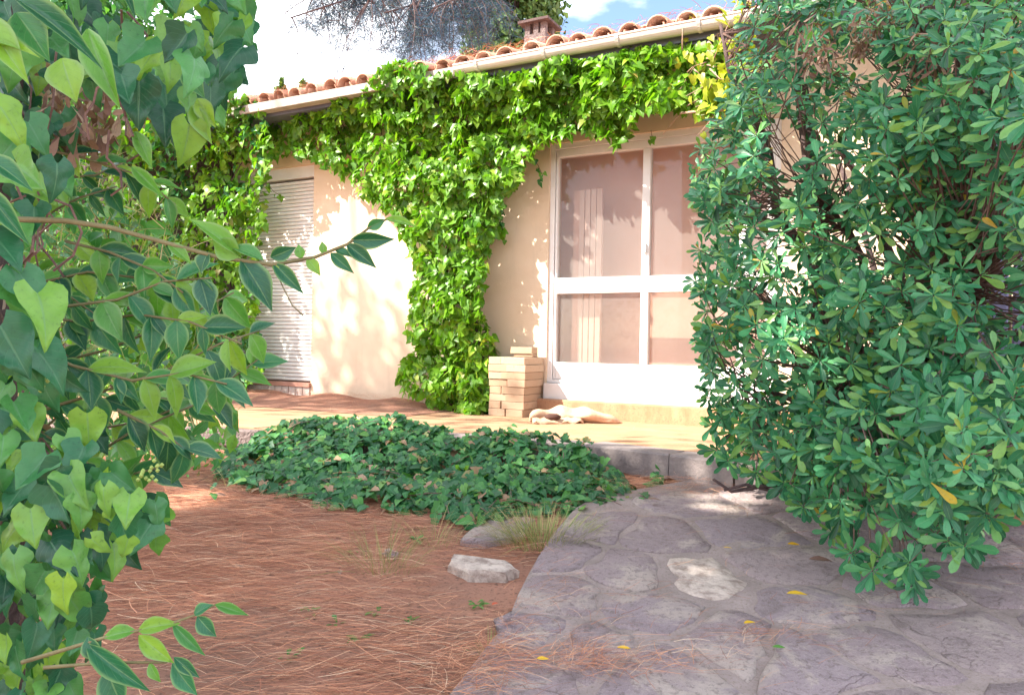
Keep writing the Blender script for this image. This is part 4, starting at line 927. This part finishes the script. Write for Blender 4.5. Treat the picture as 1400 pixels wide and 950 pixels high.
REG = [([(-60, 640), (60, 640), (140, 625), (215, 660), (225, 700), (215, 740), (160, 745), (150, 800), (140, 860), (100, 900), (120, 1000), (-60, 1000)], 300, 1.05, 1.5, .050),
       ([(-60, 440), (40, 470), (110, 520), (130, 600), (150, 660), (60, 700), (-60, 700)], 110, 1.05, 1.45, .054),
       ([(-60, 300), (30, 340), (60, 420), (50, 500), (-60, 520)], 26, 1.0, 1.4, .07),
       ([(-60, -60), (330, -60), (338, 20), (328, 100), (318, 140), (275, 190), (230, 160), (190, 130), (150, 110), (100, 150), (60, 170), (-60, 200)], 330, 1.1, 2.2, .062),
       ([(-60, 100), (60, 150), (100, 190), (60, 300), (-60, 320)], 44, 1.0, 1.6, .062),
       ([(200, -60), (340, -60), (335, 10), (310, 70), (240, 60)], 110, 1.5, 2.6, .064)]
near_ivy(REG, M['near'], 300)
mb = MB()
for i in range(60):
    px, py = random.uniform(-20, 200), random.uniform(0, 820)
    if 200 < py and px > 80: px = random.uniform(-20, 70)
    dp = random.uniform(1.15, 1.5); pts = [at(px, py, dp)]
    for _ in range(4): px += random.gauss(2, 14); py += random.uniform(10, 40); pts.append(at(px, py, dp+random.gauss(0, .01)))
    mb.tube(pts, .0022, 4)
mb.build('ivy_stem', M['twig'], tr, kind='stuff')
k = 500; q = np.concatenate([rand_in([(60, 60), (180, 80), (180, 180), (130, 200), (60, 160)], 160), rand_in([(-20, 560), (40, 560), (50, 640), (-20, 660)], 120), rand_in([(-20, 360), (18, 360), (18, 400), (-20, 400)], 60), rand_in([(60, 470), (90, 470), (90, 500), (60, 500)], 60), rand_in([(60, 130), (130, 130), (140, 190), (60, 200)], 100)]); P = CAM+rays(q[:, 0], q[:, 1])*rng.uniform(1.35, 1.7, len(q))[:, None]
scatter(PIT, P, -ZV+rn(len(q), .6), rn(len(q)), .045*rng.uniform(.5, 1.2, len(q)), M['dry'], tr, name='dry_leaf', single=40, stuffname='dry_leaf_bunch')
# small pale berries / flower clusters of the ivy
mb = MB()
for (px, py) in [(62, 760), (88, 752), (215, 640), (195, 650), (60, 520)]:
    c_ = at(px, py, 1.1)
    for _ in range(9): p = c_+rn(1, .006)[0]; mb.tube([p-ZV*.003, p, p+ZV*.003], [.001, .0035, .001], 5)
n = N('pale_bud'); M['bud'] = n.done(n.pbr((.30, .40, .10), .6)); mb.build('flower_bud', M['bud'], tr, kind='stuff')

# ================================================================ PRIVET
pv = thing('privet_shrub', 'arching privet branches with paired pointed leaves reaching in from the left', 'shrub')
LEAF_OBJ = []
def hero_leaf(b, t, wpx, dp, dt=0., bend=.3, face=None, tpl=None, fold=.5):
    B_ = at(b[0], b[1], dp); T_ = at(t[0], t[1], dp+dt); d_ = T_-B_; L_ = np.linalg.norm(d_)
    wr = (wpx/F*dp)/(L_*.53); tp = leaf_template(priv_p, 10, 3, fold, bend)
    n_ = np.array(face if face is not None else (0, -1., .5)); R = frames(d_[None], n_[None])[0]
    # compensate the curl so the tip lands where it should
    V = tp[0].copy(); V[:, 2] += bend*V[:, 1]
    me = raw_mesh('leaf', V, tp[1], tp[2], M['privet']); o = link('leaf', me, M['privet'], pv); mm = np.eye(4); mm[:3, :3] = R*np.array([L_*wr, L_, L_]); mm[:3, 3] = B_; o.matrix_local = Matrix(mm.tolist())
d1 = 1.05
st1 = [(20, 300), (90, 302), (150, 311), (230, 333), (300, 352), (372, 362), (430, 352), (475, 334), (512, 306), (530, 300)]
stem = lambda p_, r_, n_: one('branch', p_, r_, n_, M['ptwig'], pv)
stem([at(x, y, d1) for x, y in st1], [.0042, .004, .0036, .0032, .003, .0028, .0024, .002, .0016, .0012], 6)
for b, t, w_, f_ in [((330, 355), (372, 426), 40, (.5, -1, .3)), ((330, 352), (258, 300), 26, (0, -1, .9)), ((328, 352), (291, 328), 34, (-.3, -1, .2)), ((360, 356), (312, 337), 22, (0, -1, .9)), ((370, 352), (405, 338), 22, (0, -1, -.4)), ((374, 360), (415, 402), 22, (.2, -1, .1)), ((372, 362), (388, 380), 9, (.4, -1, .1)), ((412, 354), (408, 334), 15, (0, -1, .6)), ((420, 353), (438, 377), 17, (0, -1, .5)), ((444, 348), (440, 330), 12, (0, -1, .2)), ((452, 346), (484, 374), 18, (0, -1, .1)), ((458, 342), (481, 352), 14, (0, -1, .8)), ((474, 334), (515, 367), 22, (0, -1, .2)), ((480, 328), (540, 327), 24, (0, -1, -.3)), ((502, 312), (528, 300), 16, (0, -1, -.3)), ((526, 300), (570, 311), 13, (0, -1, .5)), ((285, 345), (275, 374), 30, (-.5, -1, 0)), ((230, 333), (262, 362), 18, (0, -1, .8))]:
    hero_leaf(b, t, w_, d1, 0, .25, f_)
stem([at(x, y, d1) for x, y in [(375, 365), (388, 395), (400, 418), (415, 432)]], .0009, 4)
d2 = .95
st2 = [(30, 905), (140, 872), (188, 862), (228, 854), (265, 841), (295, 826)]; stem([at(x, y, d2) for x, y in st2], [.003, .0025, .0022, .002, .0016, .0012], 6)
for b, t, w_, f_ in [((189, 861), (247, 852), 24, (0, -1, .7)), ((186, 862), (140, 872), 22, (0, -1, .8)), ((236, 852), (281, 896), 18, (.1, -1, .4)), ((265, 840), (292, 826), 18, (0, -1, .9)), ((270, 842), (296, 870), 24, (.1, -1, .2)), ((294, 826), (340, 841), 15, (0, -1, .6)), ((190, 868), (238, 906), 26, (0, -1, .5)), ((236, 906), (270, 950), 26, (0, -1, .5)), ((238, 898), (273, 926), 18, (0, -1, .6)), ((118, 880), (206, 945), 30, (0, -1, .5)), ((205, 905), (220, 932), 16, (0, -1, 0)), ((147, 912), (170, 968), 40, (0, -1, .4)), ((120, 870), (135, 905), 26, (0, -1, .4))]:
    hero_leaf(b, t, w_, d2, 0, .3, f_)
stem([at(x, y, d2) for x, y in [(60, 912), (150, 905), (228, 905)]], [.0025, .002, .0015], 5)
# two big near leaves at the very top left
for b, t, w_, dp, f_ in [((20, -2), (140, 95), 34, .8, (.2, -1, .5)), ((22, 18), (68, 85), 46, .8, (.1, -1, .6)), ((-30, 20), (40, 116), 44, .75, (.2, -1, .5)), ((-30, 60), (55, 80), 24, .75, (0, -1, .9)), ((-20, 215), (45, 262), 30, .8, (0, -1, .7)), ((-25, 255), (40, 335), 30, .75, (.3, -1, .3)), ((120, 40), (165, 150), 40, 1.0, (0, -1, .3)), ((165, -20), (186, 28), 12, .9, (.5, -1, .2)), ((85, 80), (105, 140), 52, .95, (0, -1, .5)), ((180, 228), (226, 272), 18, 1.2, (.3, -1, 0)), ((185, 180), (208, 232), 22, 1.2, (.4, -1, .2)), ((262, 145), (290, 198), 26, 1.2, (0, -1, .4)), ((250, 100), (280, 135), 28, 1.15, (0, -1, .6)), ((270, 135), (295, 175), 26, 1.2, (0, -1, .2))]:
    hero_leaf(b, t, w_, dp, 0, .3, f_)
# generated sprays
sprays = [[(60, 560), (150, 532), (230, 505), (300, 470), (355, 452)], [(110, 590), (200, 575), (270, 545), (320, 515), (352, 492)], [(60, 500), (140, 480), (210, 452), (270, 425), (320, 400)], [(20, 430), (110, 440), (190, 430), (260, 440), (330, 470)], [(100, 640), (180, 590), (250, 560), (300, 540)], [(20, 620), (90, 560), (160, 540), (230, 545)], [(40, 390), (120, 372), (190, 380), (250, 405)], [(30, 470), (100, 500), (180, 520), (250, 510), (310, 525)], [(90, 330), (150, 345), (210, 370), (250, 400)], [(60, 245), (130, 240), (170, 222)], [(40, 200), (110, 215), (190, 240), (240, 280)], [(150, 100), (200, 150), (250, 185)], [(50, 300), (110, 270), (160, 255)], [(130, 690), (170, 650), (215, 640)], [(0, 560), (70, 600), (130, 640)], [(80, 420), (160, 410), (225, 385), (290, 380)], [(160, 560), (220, 590), (262, 620)], [(0, 350), (60, 380), (130, 430)]]
P, T, Nn, S, Wd = [], [], [], [], []
for si, sp in enumerate(sprays):
    dp = random.uniform(1.2, 1.7); dd_ = random.uniform(-.15, .25); W_ = [at(x, y, dp+dd_*i/len(sp)) for i, (x, y) in enumerate(sp)]
    stem(W_, [.003*(1-.6*i/len(W_)) for i in range(len(W_))], 5)
    for i in range(len(W_)-1):
        a, b = W_[i], W_[i+1]; ll_ = np.linalg.norm(b-a); kk = max(2, int(ll_/.040)); dv = (b-a)/ll_
        for j in range(kk):
            c_ = a+(b-a)*(j+.5)/kk
            for sgn in (-1, 1):
                if random.random() < .12: continue
                side_ = np.cross(dv, [0, -1., .3]); side_ = side_/np.linalg.norm(side_)*sgn
                P.append(c_); T.append(dv*random.uniform(.3, .9)+side_*random.uniform(.3, .9)-ZV*random.uniform(.1, .9)+rn(1, .15)[0]); Nn.append(np.array([random.gauss(.1, .4), -.8, random.gauss(.6, .35)])); S.append(random.uniform(.045, .078)); Wd.append(random.uniform(.8, 1.15))
scatter(PRIV, P, T, Nn, S, M['privet'], pv, W=np.array(Wd), single=240)
# fine grassy haze of stems and weeds between privet and ivy
k = 900; q = rand_in([(-40, 200), (120, 210), (220, 300), (300, 420), (330, 560), (260, 640), (60, 640), (-40, 600)], k); P = CAM+rays(q[:, 0], q[:, 1])*rng.uniform(1.8, 3.2, k)[:, None]
wd = thing('wild_weeds', 'fine grey green weeds tangled behind the privet branches', 'weed')
t = leaf_template(prof([(0, .010), (.5, .012), (1, .002)]), 5, 1, 0, .3); scatter([t], P, np.stack([rng.normal(0, .5, k), rng.normal(0, .3, k), rng.uniform(.2, 1, k)], 1), rn(k), rng.uniform(.06, .16, k), M['grass'], wd, single=0, stuffname='stalk_mass', stuff_only=True)
k = 1500; q = rand_in([(-40, 220), (100, 230), (200, 300), (290, 420), (320, 540), (330, 600), (300, 630), (60, 640), (-40, 600)], k); P = CAM+rays(q[:, 0], q[:, 1])*rng.uniform(1.9, 4.2, k)[:, None]; P[:, 2] = np.maximum(P[:, 2], gz0(P[:, 0], P[:, 1])+.02)
scatter([PRIV[0], IVY_LO[1]], P, -ZV*.4+rn(k, .6), np.array([0, -.7, .6])+rn(k, .4), .06*rng.uniform(.4, 1.2, k), M['ivy_dark'], wd, single=100)
# low weeds before the retaining wall at left
k = 700; q = rand_in([(120, 585), (300, 600), (330, 640), (220, 650), (60, 660), (60, 600)], k); P = np.array([on_ground(a, max(b, 612)+12, 0) for a, b in q]); P[:, 2] += rng.uniform(.01, .16, k)
sg = thing('border_weeds', 'yellow green weeds along the foot of the stone retaining wall', 'weed')
scatter([IVY_LO[1], PIT[0]], P, -ZV*.2+rn(k, .6), np.array([0, -.5, .8])+rn(k, .4), .05*rng.uniform(.4, 1.1, k), M['weed'], sg, single=60)

# ================================================================ TREES
def needles(nodes, dirs, per, L_, wd_, mat, parent, nm):
    k = len(nodes)*per; P = np.repeat(nodes, per, axis=0)+rn(k, .03); T = np.repeat(dirs, per, axis=0)*1.+rn(k, .55)
    t = (NEED[0][0]*np.array([wd_/L_, 1, 1]), NEED[0][1], NEED[0][2]); scatter([t], P, T, rn(k), L_*rng.uniform(.6, 1.2, k), mat, parent, single=0, stuffname=nm, stuff_only=True)
# drooping pine bough above the roof
pine = thing('pine_tree', 'dark blue green pine with drooping twigs above the ivy roof', 'tree')
mb = MB(); D = 10.5; TX = at(735, 200, 16.5)
one('trunk', [(TX[0]+.5, 16.5, -.4), (TX[0]+.4, 16.5, 3.), (TX[0]+.1, 16.3, 6.5), (TX[0], 16.1, 10.5)], [.25, .22, .17, .06], 9, M['bark'], pine)
nodes, dirs = [], []
def bough(p0, p1, sag, n_sub, drop, r0=.05):
    pts = [np.array(p0)+(np.array(p1)-np.array(p0))*t-ZV*sag*t*t+rn(1, .05)[0] for t in np.linspace(0, 1, 9)]; one('branch', pts, [r0*(1-.8*t) for t in np.linspace(0, 1, 9)], 5, M['bark'], pine)
    for i in range(n_sub):
        t = random.uniform(.72, 1)*8; j = min(int(t), 7); a = pts[j]+(pts[j+1]-pts[j])*(t-j); dr = np.array([random.gauss(0, .3), random.gauss(0, .25), -drop*random.uniform(.4, 1.1)]); 
        sp = [a+dr*u+np.array([math.copysign(.12, dr[0])*u*(1-u)*2, 0, 0]) for u in (0, .25, .5, .75, 1)]; mb.tube(sp, [.010, .007, .005, .004, .003], 4, False)
        for u in np.linspace(.15, 1, 9):
            c_ = a+dr*u; nodes.append(c_+rn(1, .02)[0]); dirs.append(np.array([random.gauss(0, .6), random.gauss(0, .4), -.5]))
            if random.random() < .7:
                e = np.array([random.gauss(0, .14), random.gauss(0, .1), -random.uniform(.02, .16)]); mb.tube([c_, c_+e], .003, 4, False)
                for w_ in (.5, 1): nodes.append(c_+e*w_); dirs.append(e/np.linalg.norm(e))
T0 = np.array([TX[0]+.1, 16.3, 9.0])
for (px, py, dd_, sag, ns, drop) in [(425, -10, 10.5, .3, 20, .75), (405, 30, 10, .5, 10, .5), (500, -10, 10, .3, 26, 1.0), (560, 0, 10.3, .3, 24, 1.05), (610, -10, 10.8, .2, 22, 1.1), (645, -10, 11, .2, 16, .8), (465, -20, 11, .2, 22, .9), (530, 20, 10.2, .3, 18, .85), (350, -40, 9.8, .5, 10, .5), (590, 20, 10.2, .3, 14, .8)]:
    bough(T0+rn(1, .3)[0], at(px, py, dd_)+ZV*sag, sag, ns, drop)
mb.build('twig_mass', M['bark'], pine, False, kind='stuff')
needles(np.array(nodes), np.array(dirs), 8, .11, .0045, M['pinegreen'], pine, 'needle_mass')
def leafy(name, label, cen, rad, trunkbase, n_, size, mat, cat='tree', tpl=DOT, clumps=60, group=None, vertical=False):
    t = thing(name, label, cat, group); cs = []
    for _ in range(clumps):
        v = rn(1)[0]; v = v/np.linalg.norm(v)*random.uniform(.45, 1.)**.5; cs.append(np.array(cen)+v*np.array(rad))
    cs = np.array(cs); idx = rng.integers(0, clumps, n_); P = cs[idx]+rn(n_, 1.)*np.array(rad)*.16
    scatter(tpl, P, rn(n_)+(ZV if vertical else -ZV*.3), (P-np.array(cen))/np.array(rad)+ZV*.3+rn(n_, .5), size*rng.uniform(.5, 1.2, n_), mat, t, single=0, stuffname='crown', stuff_only=True)
    m_ = MB(); b_ = np.array(trunkbase, float); top = np.array(cen, float); one('trunk', [b_, b_*.6+top*.4+rn(1, .05)[0], top], [.035*rad[2]+.05, .03*rad[2]+.03, .03], 8, M['bark'], t)
    for i in range(min(14, clumps)):
        c_ = cs[i]; m_.tube([b_*.35+top*.65, (top+c_)/2+rn(1, .1)[0]*.5, c_], [.03, .02, .008], 4)
    m_.build('limb_mass', M['bark'], t, True, kind='stuff'); return t
c_ = at(708, 10, 14); leafy('cypress_tree', 'olive green conifer rising behind the chimney', c_, (.72, .8, 1.5), (c_[0], c_[1], -.3), 9000, .13, M['cypress'], vertical=True, clumps=80)
c_ = at(665, 20, 15.5); leafy('cypress_tree', 'darker conifer left of the olive green one behind the roof', c_, (.45, .8, 1.5), (c_[0], c_[1], -.3), 3500, .12, M['cypress'], vertical=True, clumps=50)
for (px, py, lb_) in ((384, 118, 'tiny pale treetop peeping over the left roof'), (416, 114, 'second tiny pale treetop over the left roof nearer the pine')):
    c_ = at(px, py+10, 24); leafy('distant_tree', lb_, c_, (.16, .2, .36), (c_[0], c_[1], -.3), 500, .12, M['cypress'], vertical=True, clumps=10)
c_ = at(20, 60, 12); leafy('garden_tree', 'broad green tree behind the ivy mass at upper left', c_, (2.6, 1.6, 1.5), (c_[0], c_[1], -.3), 9000, .16, M['ivy_dark'], tpl=[PRIV[0], IVY_LO[1]], clumps=90)
# the large pine beyond the left edge that shades the garden
big = thing('shade_tree', 'tall broad tree out of view at left shading the garden', 'tree')
def canopy(cells, n_, size, parent, base):
    cs = np.array(cells, float); idx = rng.integers(0, len(cs), n_); P = cs[idx][:, :3]+rn(n_)*np.array([.33, .33, .22])
    for px, py, r_ in [(1155, 905, .19), (990, 694, .14), (1030, 690, .12), (960, 668, .06), (905, 290, 0), (250, 690, .18), (300, 670, .18), (180, 700, .14), (950, 805, .10), (1290, 850, .08), (390, 700, .12)]:
        q = on_ground(px, py); v = P-q; dl = np.linalg.norm(v-np.outer(v@SUN, SUN), axis=1); P = P[dl > r_]  # crown leaves cleared along sun rays to add sun spots on the ground
    for q, r_ in [((1.75, 2.9, 1.9), .12), ((1.2, 3.1, 1.2), .12), ((2.0, 2.6, .9), .1), ((1.3, 3.0, .4), .1), ((-.8, 1.25, 1.2), .09), ((-.75, 1.3, .2), .08), ((-.5, 1.4, .6), .1), ((2.2, 2.4, 1.6), .1), ((1.6, 2.6, .2), .08), ((-1.0, 4.3, .0), .15), ((0.1, 4.2, 0), .12), ((-.5, 1.5, 1.3), .1)]:
        v = P-np.array(q); dl = np.linalg.norm(v-np.outer(v@SUN, SUN), axis=1); P = P[dl > r_]  # same clearing, adding sun spots on shrub, bed and near leaves
    n_ = len(P)
    scatter(DOT, P, rn(n_), ZV+rn(n_, .6), size*rng.uniform(.6, 1.2, n_), M['cypress'], parent, single=0, stuffname='crown', stuff_only=True)
    m_ = MB(); b_ = np.array(base, float); top = cs[:, :3].mean(0)-ZV*1.2; one('trunk', [b_, (b_+top)/2+np.array([.2, .1, 0]), top], [.28, .22, .14], 10, M['bark'], parent)
    for c_ in cs[::3]: m_.tube([top, (top+c_[:3])/2+rn(1, .15)[0]-ZV*.2, c_[:3]], [.07, .04, .015], 5)
    m_.build('limb_mass', M['bark'], parent, True, kind='stuff')
cells = []
HZ = 6.3
for i in range(900):
    # a crown cell is kept where its shadow falls on garden, path or shrub but not on the house front
    x = random.uniform(-11, 1.7); y = random.uniform(-2.8, 3.6); z = HZ+random.uniform(-.4, .5)
    if y > 2.15+.18*math.sin(x*2.3)+.12*math.sin(x*5.1)+.10*(x+4.5): continue
    if ((x+4.6)/6.3)**2+((y-.1)/2.9)**2 > 1: continue
    cells.append((x, y, z))
cells = [c for i, c in enumerate(cells) if i < 260]
canopy(cells, 29000, .17, big, (-4.6, -.4, -.6))
sec = thing('shade_tree', 'slender tree out of view at far left dappling the house wall', 'tree'); cells = []
for i in range(16):
    cells.append((-9.4+random.gauss(0, .5), 4.45+random.gauss(0, .6), 8.0+random.gauss(0, .6)))
for i in range(7): cells.append((-10.4+random.gauss(0, .3), 5.6+random.gauss(0, .3), 7.6+random.gauss(0, .4)))
canopy(cells, 1750, .15, sec, (-8.8, 4.8, -.3))
